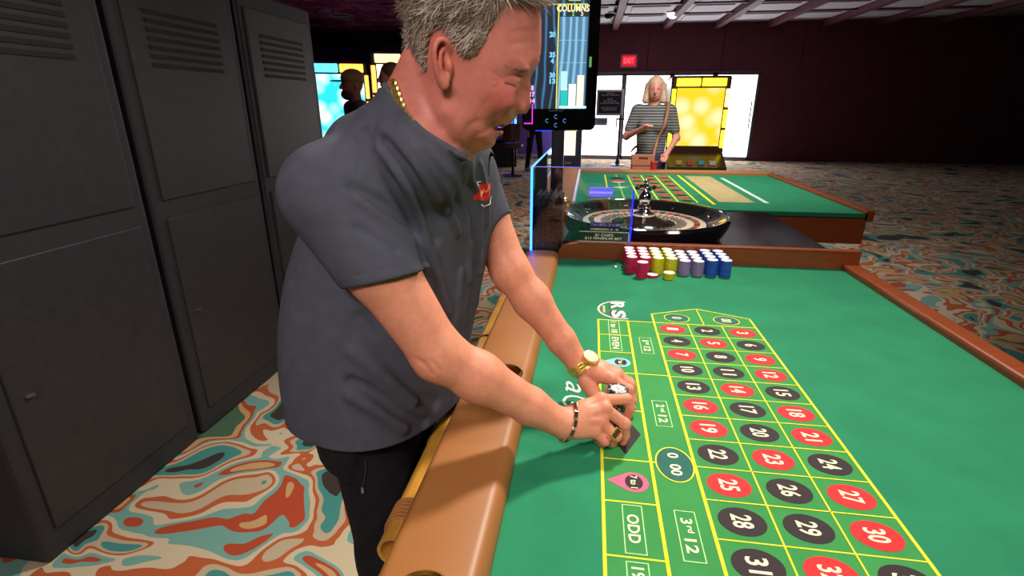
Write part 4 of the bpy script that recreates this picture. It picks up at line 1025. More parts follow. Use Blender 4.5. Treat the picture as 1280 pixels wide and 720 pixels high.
# ================================================================ the man at the table
# --- head: profile outline in the sagittal plane, half-widths inflated sideways
ZH = 0.757; SH = ZH / FOC
hO = PX(560, 90, ZH)
hd = ray(560, 90); hd = hd / np.linalg.norm(hd)
hx = RT - hd * (RT @ hd); hx /= np.linalg.norm(hx); hz = np.cross(hx, hd)
HM = np.stack([hx, hd, hz], 1)                       # columns: forward, away, up
def hpx(u, v, y=0.0):
    f = (ZH - abs(y)) / ZH          # the near side, as seen; the far side mirrors it
    return hO + HM @ np.array([(u - 560) * SH * f, y, (90 - v) * SH * f])
def huv(q):
    f = ZH / (ZH - np.minimum(np.abs(q[:, 1]), 0.1))
    return 560 + q[:, 0] / SH * f, 90 - q[:, 2] / SH * f
PROF = [(671, 8), (675.5, 25), (677, 45), (676.5, 62), (675, 77), (669, 88), (664.5, 95), (663.8, 104), (664.2, 116), (664.6, 127), (663.2, 134), (659, 140), (653, 140.5), (649, 140), (645.5, 144), (641, 150), (635, 153.5), (629.5, 155.2), (627.2, 157.0), (628.3, 159.5), (629, 162.5), (625.5, 166), (620.5, 169.5), (618.4, 175), (615, 180.5), (608, 184), (597, 184.5), (585, 186), (566, 184), (548, 168), (534, 140), (524, 105), (517, 75), (514, 50), (517, 22), (527, -5), (548, -26), (580, -37), (615, -38), (645, -26), (661, -8)]
pl = np.array(spline([np.array(p) for p in PROF], 6, True))
CTRL = [  # u, v, half-width in mm
    (585, 25, 76), (560, 25, 75), (535, 20, 60), (535, 50, 64), (560, 55, 75), (600, 40, 74), (625, 30, 68), (645, 30, 58), (660, 35, 43), (669, 45, 26), (600, 0, 66), (570, -5, 64), (640, 0, 50), (620, -18, 45), (575, -20, 45), (545, -5, 47),
    (655, 62, 48), (667, 65, 30), (640, 62, 60), (615, 65, 70), (648, 80, 53), (660, 80, 41), (669, 78, 26), (625, 85, 66), (560, 85, 73), (535, 85, 58), (590, 90, 71),
    (610, 105, 68), (630, 102, 58), (645, 100, 43), (654, 98, 29), (659, 98, 13), (659, 108, 11), (653, 110, 19), (645, 112, 41), (660, 120, 10), (654, 122, 18), (648, 122, 33), (660, 132, 10.5), (654, 133, 18), (649, 134, 24), (641, 128, 44), (630, 120, 55), (610, 125, 65), (590, 120, 68),
    (645, 139, 20), (638, 144, 37), (625, 140, 50), (610, 145, 56), (632, 150, 25), (622, 154, 28), (611, 158, 43), (600, 150, 58), (590, 150, 62), (565, 130, 67), (550, 125, 62),
    (623, 160, 20), (624, 163, 18), (614, 166, 36), (614, 174, 27), (604, 172, 43), (595, 170, 48), (580, 165, 57), (570, 170, 54), (600, 180, 24), (585, 180, 36), (560, 160, 58), (545, 140, 56)]
gu, gv = np.arange(486, 706, 1.0), np.arange(-62, 216, 1.0)
def tps_table():
    bx = pl[::2]; C = np.array([(u, v) for u, v, _ in CTRL]); Wv = np.array([(w_ / 1000) ** 2 for *_, w_ in CTRL])
    X = np.vstack([C, bx]); yv = np.concatenate([Wv, np.zeros(len(bx))]); n = len(X)
    def phi(r): return np.where(r > 0, r * r * np.log(r + 1e-9), 0)
    A = np.zeros((n + 3, n + 3)); r = np.linalg.norm(X[:, None] - X[None], axis=2); A[:n, :n] = phi(r) + np.eye(n) * 2.0
    A[:n, n] = 1; A[:n, n + 1:] = X; A[n, :n] = 1; A[n + 1:, :n] = X.T
    s = np.linalg.solve(A, np.concatenate([yv, [0, 0, 0]]))
    G = np.stack(np.meshgrid(gu, gv, indexing='ij'), -1).reshape(-1, 2); out = np.zeros(len(G)); dist = np.zeros(len(G)); ins = np.zeros(len(G), bool)
    for i in range(0, len(G), 8000):
        g_ = G[i:i + 8000]; out[i:i + 8000] = phi(np.linalg.norm(g_[:, None] - X[None], axis=2)) @ s[:n] + s[n] + g_ @ s[n + 1:]
        a = pl; b = np.roll(pl, -1, 0); ab = b - a; h = np.clip(((g_[:, None] - a) * ab).sum(2) / (ab * ab).sum(1), 0, 1)
        dist[i:i + 8000] = np.linalg.norm(g_[:, None] - a - h[..., None] * ab, axis=2).min(1)
        cr = ((a[:, 1] > g_[:, 1:]) != (b[:, 1] > g_[:, 1:])) & (g_[:, :1] < (b[:, 0] - a[:, 0]) * (g_[:, 1:] - a[:, 1]) / (b[:, 1] - a[:, 1] + 1e-12) + a[:, 0])
        ins[i:i + 8000] = cr.sum(1) % 2 == 1
    dm = dist * SH
    Q = np.where(ins, np.maximum(out, dm * 0.006), -(dm * 0.006 + dm * dm))
    return Q.reshape(len(gu), len(gv))
QT = tps_table()
def headloc(P): return (P - hO) @ HM
def head_base(P):
    q = headloc(P); u, v = huv(q)
    uc = np.clip(u, gu[0], gu[-1] - 1.001); vc = np.clip(v, gv[0], gv[-1] - 1.001)
    iu = (uc - gu[0]).astype(int); iv = (vc - gv[0]).astype(int); fu = uc - gu[0] - iu; fv = vc - gv[0] - iv
    Q = QT[iu, iv] * (1 - fu) * (1 - fv) + QT[iu + 1, iv] * fu * (1 - fv) + QT[iu, iv + 1] * (1 - fu) * fv + QT[iu + 1, iv + 1] * fu * fv
    out = np.hypot(u - uc, v - vc) * SH; y = np.abs(q[:, 1])
    d = np.where(Q > 0, y - np.sqrt(np.maximum(Q, 0)), np.sqrt(np.maximum(y * y - Q, 0)))
    return np.where(d > 0, d * 0.9, d) + out
head_base.lo = hO - 0.17; head_base.hi = hO + 0.17
def HR(fwd_deg=0, out_deg=0):   # local axes for ellipsoids lying in the head's frame, pitched in profile
    a = math.radians(fwd_deg); f = HM @ np.array([math.cos(a), 0, math.sin(a)]); u_ = HM @ np.array([-math.sin(a), 0, math.cos(a)])
    return np.stack([f, hd, u_], 1)
hops = [('u', head_base, 0.0)]
for sgn in (-1, 1):
    # eye socket, lids, brow, nostril wing, cheek, mouth corner
    hops += [('s', ell(hpx(655, 99.5, sgn * 0.039), (0.0075, 0.008, 0.0065), HR()), 0.016),
             ('u', ell(hpx(642.5, 102, sgn * 0.0330), (0.0112, 0.0112, 0.0108), HR()), 0.011),
             ('u', ell(hpx(657, 86, sgn * 0.030), (0.0060, 0.018, 0.0032), HR(-25)), 0.018),
             ('u', ell(hpx(650.5, 133.5, sgn * 0.0135), (0.0085, 0.0065, 0.0070), HR()), 0.005),
             ('s', ell(hpx(653, 141, sgn * 0.008), (0.0045, 0.0036, 0.0030), HR()), 0.002),
             ('u', ell(hpx(625, 118, sgn * 0.049), (0.024, 0.012, 0.015), HR(-40)), 0.020)]
# mouth: slightly open
hops += [('s', ell(hpx(624.0, 158.4, 0), (0.0085, 0.036, 0.0036), HR(-14)), 0.002)]
hops += [('u', ell(hpx(626.5, 154.2, 0), (0.0050, 0.021, 0.0026), HR(-25)), 0.002), ('u', ell(hpx(624.5, 162.6, 0), (0.0052, 0.021, 0.0036), HR(-25)), 0.003)]
# ears
def ear(sgn):
    y = 0.073 * sgn; e = []
    def ep(u, v, o): return hpx(556 + (u - 556) * 0.90, 82 + (v - 82) * 0.90, y + sgn * o)
    rim = [(563, 66, 0.001), (560.5, 55, 0.008), (554, 50.0, 0.0125), (547.5, 53, 0.016), (543.6, 62, 0.0175), (542.6, 74, 0.0175), (543.8, 85, 0.0165), (546, 95, 0.014), (548.6, 103, 0.0115)]
    R = spline([ep(*r) for r in rim], 3)
    e.append(('u', ell(ep(553, 79, 0.004), (0.0112, 0.0055, 0.028), HR(8)), 0.006))
    e += chain(R, [0.0036] * len(R), 0.002)
    e.append(('s', ell(ep(554.5, 70, 0.0135), (0.0085, 0.0075, 0.0150), HR(6)), 0.003))
    e.append(('s', ell(ep(556.5, 86, 0.0125), (0.0085, 0.0090, 0.0105), HR()), 0.003))
    an = spline([ep(556, 60, 0.0065), ep(551, 67, 0.0105), ep(549.6, 78, 0.0115), ep(550.6, 88, 0.0110), ep(554, 95, 0.0085)], 3)
    e += chain(an, [0.0024] * len(an), 0.003)
    e.append(('u', ell(ep(562.5, 84, 0.005), (0.0045, 0.0045, 0.0070), HR()), 0.004))
    e.append(('u', ell(ep(552.8, 105.5, 0.0085), (0.0078, 0.0044, 0.0092), HR(10)), 0.005))
    return e
def add_ear(sgn): 
    g = Grp(ear(sgn), 0.004); g.lo = hpx(560, 90, sgn * 0.08) - 0.055; g.hi = hpx(560, 90, sgn * 0.08) + 0.055
    return g
# neck
nk0, nk1 = hpx(563, 112, 0.004), PX(528, 196, 0.795)
hops += [('u', cone(nk0, nk1, 0.060, 0.066), 0.022), ('u', cone(hpx(533, 92, 0), PX(500, 162, 0.795), 0.042, 0.046), 0.02),
         ('u', cone(hpx(586, 163, 0.0), PX(552, 196, 0.80), 0.026, 0.034), 0.016)]
Ghead = Grp(hops, 0.004); Ghead.lo = hO - np.array([0.20, 0.17, 0.24]); Ghead.hi = hO + np.array([0.20, 0.17, 0.20])
# creases of cheek, jaw and neck (found on the face along lines of sight)
_f0 = lambda P: Ghead(P)
def crease(pts, w, h, fn=_f0):
    q = [march(fn, u, v) for u, v in pts]; q = [p for p in q if p is not None]
    return ('b', ridge(spline(q, 4), w), h)
cr = [crease([(643, 135), (634, 139), (625, 146), (617, 152), (612, 158)], 0.0042, -0.0018),
      crease([(611, 161), (606, 166), (597, 168), (592, 175), (594, 182)], 0.0036, -0.0013),
      crease([(600, 150), (586, 158), (583, 170), (588, 180)], 0.005, -0.0016),
      crease([(568, 120), (572, 140), (566, 160), (570, 178)], 0.006, -0.0018),
      crease([(634, 104), (640, 107), (647, 107.5)], 0.0028, -0.0014),
      crease([(632, 97), (640, 94.5), (650, 95)], 0.0022, -0.0016),
      crease([(634.5, 101), (640, 103.2), (646, 105.3), (651, 105)], 0.0016, -0.0016),
      crease([(626, 97), (619, 93)], 0.0025, -0.0010), crease([(626, 101), (618, 101)], 0.0025, -0.0010), crease([(625, 106), (617, 110)], 0.0025, -0.0009),
      crease([(640, 40), (655, 38), (668, 38)], 0.003, -0.0007), crease([(640, 55), (655, 53), (670, 53)], 0.003, -0.0007),
      crease([(612, 124), (604, 132), (600, 142)], 0.005, -0.0012), crease([(530, 120), (538, 140), (552, 160)], 0.006, -0.0014)]
Ghead.ops += cr

# --- limbs: joints along lines of sight with their distance from the camera
RSH, RELB, RWR = PX(411, 238, 0.755), PX(548, 443, 0.815), PX(703, 530, 0.905)
LSH, LELB, LWR = PX(574, 200, 1.06), PX(638, 339, 1.045), PX(726, 458, 1.07)
def arm_ops(sh, el, wr, s):
    up1 = sh + (el - sh) * 0.45; f1 = el + (wr - el) * 0.30; f2 = el + (wr - el) * 0.72; ol = el + (el - wr) / np.linalg.norm(el - wr) * 0.006 - Z_ * 0.004
    ax = (wr - el) / np.linalg.norm(wr - el); sd = np.cross(ax, Z_); sd /= np.linalg.norm(sd)
    ops = chain([sh, up1, el], [0.060 * s, 0.0535 * s, 0.0415 * s], 0.02) + chain([el, f1, f2], [0.0405 * s, 0.0400 * s, 0.0315 * s], 0.02)
    ops += [('u', cone(ol, el, 0.030 * s, 0.034 * s), 0.012)]
    ops += chain([f2 + sd * 0.004, wr + sd * 0.0085], [0.0295 * s, 0.0215 * s], 0.012) + chain([f2 - sd * 0.004, wr - sd * 0.0085], [0.0295 * s, 0.0215 * s], 0.012)
    return ops
GarmR = Grp(arm_ops(RSH, RELB, RWR, 0.97), 0.012); GarmL = Grp(arm_ops(LSH, LELB, LWR, 0.90), 0.012)
GarmR.ops += [('b', ridge(spline([PX(524, 450, 0.775), PX(532, 456, 0.775), PX(541, 466, 0.78)], 4), 0.005), -0.0022), ('b', ridge(spline([PX(540, 452, 0.772), PX(549, 462, 0.775)], 4), 0.005), -0.0016)]
# --- right hand
def finger(j, r, k=0.004): return chain(j, r, k)
RH = {'index': [PX(751, 500, 0.925), PX(783, 499, 0.950), PX(788.5, 510, 0.957), PX(785, 520, 0.966)],
      'middle': [PX(756, 511, 0.912), PX(781, 530, 0.918), PX(781, 544, 0.930), PX(778.5, 552, 0.935)],
      'ring': [PX(751, 527, 0.905), PX(770, 545, 0.905), PX(766, 553, 0.925), PX(759, 550, 0.934)],
      'little': [PX(741, 539, 0.900), PX(756, 551, 0.902), PX(753, 554, 0.922), PX(746, 550, 0.938)]}
def hand_ops(wr, H_, thumb, palm_r, s=1.0):
    ops = []
    for i, (nm, j) in enumerate(H_.items()):
        base = wr + (j[0] - wr) * 0.10
        ops += chain([base, wr + (j[0] - wr) * 0.55, j[0]], [0.0200 * s, 0.0165 * s, (0.0128, 0.0130, 0.0125, 0.0115)[i] * s], 0.012)
    for i, (nm, j) in enumerate(H_.items()):
        a = (0.0100, 0.0102, 0.0096, 0.0084)[i] * s
        ops += finger(j, [a * 1.10, a * 0.98, a * 0.86, a * 0.78], 0.0035)
        ops += [('u', ell(j[1], (a * 1.07,) * 3), 0.003)]
    ops += finger(thumb, [0.0165 * s, 0.0140 * s, 0.0108 * s, 0.0092 * s], 0.006)
    ks = [j[0] for j in H_.values()]
    for a, b in zip(ks[:-1], ks[1:]):    # hollows between the knuckles, tendon lines
        m_ = (a + b) / 2; n_ = wr + (m_ - wr) * 0.55
        up_ = np.cross(b - a, m_ - wr); up_ /= np.linalg.norm(up_); up_ = up_ if up_ @ (CAM - m_) > 0 else -up_
        ops += [('b', ridge([m_ + up_ * 0.011, n_ + up_ * 0.015], 0.005), -0.0022)]
    for a in ks: ops += [('u', ell(a + np.array([0, 0, 0.0015]), (0.0120 * s,) * 3), 0.005)]
    return ops
thR = [PX(716, 528, 0.925), PX(738, 521, 0.945), PX(760, 517, 0.962), PX(771, 523, 0.972)]
GhandR = Grp(hand_ops(RWR, RH, thR, 0.016), 0.010)
# --- left hand, behind the chips
LH = {'index': [PX(764, 474, 1.035), PX(786, 487, 1.030), PX(790.5, 501, 1.030), PX(786, 511.5, 1.029)],
      'middle': [PX(771, 470, 1.050), PX(788, 481, 1.050), PX(791, 494, 1.054), PX(787, 502.5, 1.057)],
      'ring': [PX(771, 467, 1.066), PX(786, 477, 1.070), PX(788, 488, 1.078), PX(784, 495, 1.078)],
      'little': [PX(766, 465, 1.080), PX(779, 472, 1.088), PX(782, 482, 1.096), PX(778, 488, 1.097)]}
thL = [PX(733, 478, 1.055), PX(741, 489, 1.040), PX(748, 499, 1.030), PX(752.8, 506, 1.027)]
GhandL = Grp(hand_ops(LWR, LH, thL, 0.016), 0.010)
# --- torso under the shirt (so that the body is one piece)
nb = PX(520, 200, 0.82)
core = [('u', cone(nb, (-0.37, 0.90, 1.02), 0.075, 0.10), 0.03), ('u', cone(nb, RSH, 0.038, 0.042), 0.03), ('u', cone(nb, LSH, 0.038, 0.042), 0.03), ('u', cone((-0.37, 0.90, 1.02), (-0.41, 0.89, 0.86), 0.10, 0.10), 0.03)]
Gcore = Grp(core, 0.03)
BODY = [Gcore, GarmR, GarmL, GhandR, GhandL, Ghead, add_ear(-1), add_ear(1)]
bodyf = lambda P: field(BODY, P)

# neckline of the T-shirt, found on the neck
ctr = PX(530, 160, 0.80)
near = [march(bodyf, u, v) for u, v in ((482, 108), (487, 117), (493, 128), (501, 140), (513, 153), (529, 166), (547, 178), (565, 188), (580, 194))]
near = [p for p in near if p is not None]
far = []
for p in reversed(near[1:-1]):
    pr_ = p - ctr; far.append(ctr + pr_ - hd * (2 * (pr_ @ hd)) + hd * 0.01)
loop = spline(near + far, 4, True)
# --- T-shirt: lofted torso, yoke and sleeves
FYAW = math.radians(-18); FA = np.array([math.cos(FYAW), math.sin(FYAW)]); FB = np.array([-FA[1], FA[0]])
LOFT = [(0.78, -0.402, 0.885, 0.156, 0.186), (0.90, -0.398, 0.892, 0.163, 0.190), (1.00, -0.384, 0.905, 0.168, 0.193), (1.10, -0.360, 0.918, 0.162, 0.193), (1.18, -0.328, 0.915, 0.146, 0.188), (1.24, -0.300, 0.905, 0.120, 0.172), (1.29, -0.272, 0.885, 0.085, 0.125), (1.33, -0.255, 0.865, 0.05, 0.08)]
def loft_fn(LF, ex=2.5, z0=None, z1=None, yaw=(FA, FB)):
    zz = np.array([l[0] for l in LF]); A = np.array(LF)
    zf = np.linspace(zz[0], zz[-1], 120); tab_ = []
    for c in range(1, 5):
        y = A[:, c]; m_ = np.gradient(y, zz); i = np.clip(np.searchsorted(zz, zf) - 1, 0, len(zz) - 2); h = zz[i + 1] - zz[i]; t = (zf - zz[i]) / h
        tab_.append((2 * t**3 - 3 * t**2 + 1) * y[i] + (t**3 - 2 * t**2 + t) * h * m_[i] + (-2 * t**3 + 3 * t**2) * y[i + 1] + (t**3 - t**2) * h * m_[i + 1])
    def f(P):
        z = np.clip(P[:, 2], zz[0], zz[-1]); cx, cy, a, b = (np.interp(z, zf, q) for q in tab_)
        dx, dy = P[:, 0] - cx, P[:, 1] - cy; la = dx * yaw[0][0] + dy * yaw[0][1]; lb = dx * yaw[1][0] + dy * yaw[1][1]
        r = (np.abs(la / a) ** ex + np.abs(lb / b) ** ex) ** (1 / ex)
        d = (r - 1) * np.minimum(a, b) * 0.85
        lo_, hi_ = (zz[0] if z0 is None else z0), (zz[-1] if z1 is None else z1)
        return np.maximum(d, np.maximum(lo_ - P[:, 2], P[:, 2] - hi_))
    f.lo = np.array([A[:, 1].min() - 0.25, A[:, 2].min() - 0.25, zz[0] - 0.01]); f.hi = np.array([A[:, 1].max() + 0.25, A[:, 2].max() + 0.25, zz[-1] + 0.01])
    return f
torso = loft_fn(LOFT, 2.45, z0=0.798)
slR = RSH + (RELB - RSH) * 0.515; slL = LSH + (LELB - LSH) * 0.62
def sleeve(sh, end, r0, r1, hv_):
    ax = (end - sh) / np.linalg.norm(end - sh); c = cone(sh, end + ax * 0.05, r0, r1)
    hv_ = hv_ / np.linalg.norm(hv_); nn_ = ax - hv_ * (ax @ hv_); nn_ /= np.linalg.norm(nn_)
    def f(P): return smax(c(P), (P - end) @ nn_, 0.004)
    f.lo, f.hi = c.lo, c.hi
    return f
slv = [('u', torso, 0), ('u', cone(PX(522, 188, 0.80), RSH + (0, 0, -0.004), 0.058, 0.060), 0.05), ('u', cone(PX(530, 188, 0.83), LSH, 0.052, 0.058), 0.05), ('u', cone(PX(505, 165, 0.80), PX(455, 190, 0.82), 0.045, 0.06), 0.05),
       ('u', sleeve(RSH + np.array([-0.004, 0.01, -0.005]), slR, 0.072, 0.0625, RT * 0.97 + UP * 0.22), 0.022), ('u', sleeve(LSH, slL, 0.060, 0.048, RT * 0.8 + UP * 0.6), 0.022)]
# the shirt closes round the neck up to the plane of the neckline
lpn = np.array(loop); lpc = lpn.mean(0); _, _, vh = np.linalg.svd(lpn - lpc); cn = vh[2] if vh[2][2] > 0 else -vh[2]
neckc = [op[1] for op in hops if op[0] == 'u'][-3:]
def neck_cloth(P):
    d = smin(smin(neckc[0](P), neckc[1](P), 0.02), neckc[2](P), 0.016) - 0.0075
    return smax(d, (P - lpc) @ cn - 0.001, 0.004)
neck_cloth.lo = np.min([f.lo for f in neckc], axis=0) - 0.01; neck_cloth.hi = np.max([f.hi for f in neckc], axis=0) + 0.01
slv += [('u', neck_cloth, 0.018)]
Gshirt0 = Grp(list(slv), 0.0); Gshirt0.lo -= 0.03; Gshirt0.hi += 0.03
s0 = lambda P: Gshirt0(P)
def fold(pts, w, h): return crease(pts, w, h, s0)
folds = [fold([(478, 160), (500, 185), (525, 215), (548, 250)], 0.0076, 0.0102), fold([(500, 165), (530, 200), (560, 240), (572, 290)], 0.0076, 0.0102),
         fold([(530, 185), (560, 215), (578, 250), (586, 300), (586, 350)], 0.0068, 0.0102), fold([(580, 200), (596, 240), (600, 290), (598, 340)], 0.0059, 0.0102), fold([(566, 195), (577, 222), (583, 260), (588, 300)], 0.0051, -0.0085),
         fold([(484, 175), (508, 205), (530, 245), (545, 300)], 0.0085, -0.0102), fold([(600, 205), (608, 240), (609, 280)], 0.0051, 0.0085),
         fold([(452, 165), (470, 200), (500, 245), (520, 290), (533, 330)], 0.0085, -0.0170), fold([(470, 185), (500, 225), (525, 275), (545, 335), (560, 390)], 0.0076, 0.0102),
         fold([(450, 250), (475, 270), (500, 285), (517, 300)], 0.0059, 0.0085), fold([(447, 285), (470, 300), (495, 312)], 0.0059, -0.0068), fold([(440, 235), (462, 245), (490, 262), (512, 285)], 0.0068, -0.0068),
         fold([(576, 340), (571, 390), (560, 430)], 0.0059, 0.0085), fold([(592, 330), (588, 380), (580, 430)], 0.0051, -0.0085), fold([(600, 320), (596, 380), (588, 440)], 0.0051, 0.0068),
         fold([(440, 478), (465, 490), (500, 518), (530, 530), (552, 530)], 0.0085, -0.0136), fold([(440, 495), (470, 512), (505, 535), (535, 545)], 0.0102, 0.0102), fold([(450, 400), (480, 440), (520, 490), (545, 505)], 0.0119, -0.0085), fold([(440, 440), (480, 470), (520, 500)], 0.0102, 0.0085),
         fold([(474, 143), (462, 165), (452, 190), (447, 218)], 0.0018, -0.0022), fold([(478, 146), (466, 167), (456, 192), (451, 218)], 0.0018, -0.0022)]
hem = [('b', ridge(spline([march(s0, u, v) for u, v in ((440, 345), (462, 341), (485, 337), (508, 332), (522, 328))], 4), 0.0012), -0.0016)]
# openings at sleeves: arms pass through with a little room
def open_sleeve(end, sh, el, r):
    ax = (end - sh) / np.linalg.norm(end - sh); a, b = end - ax * 0.004, end + ax * 0.06
    c = cone(a, b, r, r); return ('s', c, 0.002)
Gshirt = Grp(slv + folds + hem, 0.0); Gshirt.lo -= 0.03; Gshirt.hi += 0.03
shirtf = lambda P: Gshirt(P)

man = thing('person', (-0.38, 0.78, 0), 'man in charcoal T-shirt and black trousers leaning over the table placing chips', 'person')
V, Q = extract(BODY, 0.0021)
# skin colour: lips, flushed cheeks and ears, paler forearms, reddened knuckles
def body_cols(V):
    col = np.tile(np.array(S(219, 147, 117)[:3]), (len(V), 1))
    q = headloc(V); u, v = huv(q); hm = (np.abs(q[:, 1]) < 0.13) & (v < 200) & (u > 470) & (u < 690) & (v > -70)
    def mixc(w_, c): 
        nonlocal col
        w_ = np.clip(w_, 0, 1)[:, None]; col = col * (1 - w_) + np.array(S(*c)[:3]) * w_
    g = lambda p, r: np.exp(-(np.linalg.norm(V - np.asarray(p), axis=1) / r) ** 2)
    mixc(np.where(hm, 0.9, 0) * np.clip((235 - v) / 60, 0, 1), (204, 124, 112))
    for s_ in (-1, 1):
        mixc(0.75 * g(hpx(625, 122, s_ * 0.055), 0.030), (190, 92, 82)); mixc(0.7 * g(hpx(553, 75, s_ * 0.085), 0.025), (206, 108, 88))
        mixc(0.4 * g(hpx(554, 106, s_ * 0.085), 0.008), (228, 150, 120))
    mixc(0.7 * g(hpx(660, 130, 0), 0.016), (188, 88, 80)); mixc(0.8 * g(hpx(626, 155, 0), 0.010), (170, 74, 70)); mixc(0.8 * g(hpx(625, 162, 0), 0.009), (176, 80, 74))
    mixc(np.where((u > 615) & (u < 628.5), 1.0, 0) * (np.abs(q[:, 1]) < 0.033) * (np.abs(v - 158.4) < 2.6), (128, 44, 46))
    for H_ in (RH, LH):
        for nm, j in H_.items():
            mixc(0.55 * g(j[0], 0.012), (214, 118, 104)); mixc(0.6 * g(j[1], 0.010), (214, 116, 102)); mixc(0.6 * g(j[3], 0.010), (216, 118, 104))
    return col
skin_m = vmat('skin', 0.5, 0.16, 90, 0.25, 700, sss=0.12, spec=0.35, tint2=(0.6, 1.0, 1.0))
raw('body', V, Q, skin_m, man, True, body_cols(V))
shirt_m = mat('charcoal_cotton', S(78, 80, 92), 0.92, vary=0.10, scale=40, bump=0.25, bscale=900, spec=0.15)
V, Q = extract([Gshirt], 0.0032)
shirt = raw('t_shirt', V, Q, shirt_m, man, True)
# ribbed collar
cb = MB(); cb.tube(loop, 0.0062, 8, closed=True)
cb.build('collar', mat('collar_rib', S(78, 80, 92), 0.9, vary=0.15, scale=200), shirt, True)
# chest emblem: red diamond between two pale arcs
ec = march(shirtf, 602.5, 241); en = grad(shirtf, ec, 0.006); eu = np.cross(Z_, en); eu /= np.linalg.norm(eu)
ev_ = np.cross(en, eu)
def on_shirt(P):
    out = []
    for p in P:
        t = np.linspace(0.03, -0.03, 121); D = shirtf(p + t[:, None] * en); i = np.argmax(D < 0); tt = t[i] if D[i] < 0 else 0.0
        out.append(p + en * (tt + 0.0012))
    return np.array(out)
def emblem(poly, m, name, n=10):
    c = np.mean(poly, axis=0); V_, F_ = [], []
    for i in range(len(poly)):
        a, b = np.array(poly[i]), np.array(poly[(i + 1) % len(poly)])
        for k in range(n): V_.append(a + (b - a) * k / n)
    m1 = len(V_); rings = [np.array(V_)] + [c + (np.array(V_) - c) * s_ for s_ in (0.75, 0.5, 0.25)]
    allv = np.concatenate(rings + [c[None]])
    for r in range(3):
        for k in range(m1): F_.append((r * m1 + k, r * m1 + (k + 1) % m1, (r + 1) * m1 + (k + 1) % m1, (r + 1) * m1 + k))
    for k in range(m1): F_.append((3 * m1 + k, 3 * m1 + (k + 1) % m1, 4 * m1))
    P = on_shirt(np.array([ec + p[0] * eu + p[1] * ev_ for p in allv]))
    raw(name, P, [tuple(f) for f in F_], m, shirt)
kx = 1.0 / max(0.35, abs(eu @ RT))
KE = 0.93 / FOC
def em(u, v): return np.array([(u - 602.5) * KE * kx, (241 - v) * KE])
emb_red = mat('emblem_red', S(216, 44, 36), 0.8); emb_w = mat('emblem_pale', S(206, 204, 200), 0.8)
emblem([em(598, 229.5), em(612, 233), em(606, 252), em(594, 246)], emb_red, 'emblem_diamond')
for arc_ in ([(595.5, 231), (597, 227), (600.5, 227)], [(600, 254), (603, 258), (607, 258), (610.5, 254), (612, 249)]):
    pts_ = on_shirt(np.array([ec + em(*q)[0] * eu + em(*q)[1] * ev_ for q in spline([np.array(q, float) for q in arc_], 5)]))
    MB().tube(pts_, 0.0011, 5).build('emblem_arc', emb_w, shirt)
pts_ = [(598.5, 243.5), (600, 238), (601.5, 242), (603, 237), (604.5, 241), (606.5, 236.5), (608, 238.5)]
MB().tube(on_shirt(np.array([ec + em(*q)[0] * eu + em(*q)[1] * ev_ for q in pts_])) + en * 0.001, 0.0012, 5).build('emblem_script', mat('emblem_script', S(244, 190, 160), 0.8), shirt)

# --- trousers and shoes
TL = [(0.72, -0.402, 0.885, 0.088, 0.150), (0.80, -0.402, 0.885, 0.094, 0.158), (0.90, -0.398, 0.888, 0.110, 0.160)]
hips = loft_fn(TL, 2.4)
rl = [np.array(p) for p in ((-0.396, 0.810, 0.80), (-0.375, 0.80, 0.48), (-0.41, 0.80, 0.07))]
ll = [np.array(p) for p in ((-0.402, 0.965, 0.80), (-0.400, 0.985, 0.48), (-0.425, 0.99, 0.07))]
tro = [('u', hips, 0)] + chain(rl, [0.084, 0.066, 0.062], 0.03) + chain(ll, [0.090, 0.070, 0.066], 0.03)
tro += [('b', ridge([(-0.32, 0.78, 0.7), (-0.37, 0.72, 0.6), (-0.43, 0.74, 0.52)], 0.012), 0.006), ('b', ridge([(-0.39, 0.715, 0.78), (-0.43, 0.72, 0.68)], 0.012), 0.006), ('b', ridge([(-0.36, 0.72, 0.45), (-0.43, 0.73, 0.40)], 0.012), 0.006)]
Gtro = Grp(tro, 0.0)
V, Q = extract([Gtro], 0.006, post=lambda P, d: np.maximum(d, 0.035 - P[:, 2]))
tr_o = raw('trousers', V, Q, mat('black_trousers', S(26, 25, 30), 0.85, vary=0.15, scale=40, bump=0.2, spec=0.2), man, True)
tp = [march(lambda P: Gtro(P), u, v, 0.4, 1.4) for u, v in ((457, 575), (457, 590), (455, 603), (453, 609))]
if all(p is not None for p in tp):
    MB().tube([p + (CAM - p) / np.linalg.norm(CAM - p) * 0.003 for p in tp], 0.0016, 6).build('pocket_zip', mat('zip_black', S(44, 44, 52), 0.5), tr_o)
    p = tp[-1]; e = (CAM - p) / np.linalg.norm(CAM - p)
    MB().tube([p + e * 0.004, p + e * 0.006 - Z_ * 0.012], [0.0022, 0.0030], 6).build('zip_pull', mat('zip_pull', S(190, 190, 196), 0.3, 0.8), tr_o)
for lg in (rl, ll):
    f = lg[2] * np.array([1, 1, 0])
    ops = chain([f + (-0.06, 0, 0.045), f + (0.06, 0, 0.042), f + (0.15, 0, 0.034)], [0.042, 0.044, 0.034], 0.02)
    g_ = Grp(ops + [('u', cone(f + (-0.02, 0, 0.05), f + (-0.01, 0, 0.10), 0.045, 0.042), 0.02)], 0)
    V, Q = extract([g_], 0.006, post=lambda P, d: np.maximum(d, 0.001 - P[:, 2]))
    raw('shoe', V, Q, mat('black_shoe', S(22, 22, 24), 0.4), man, True)

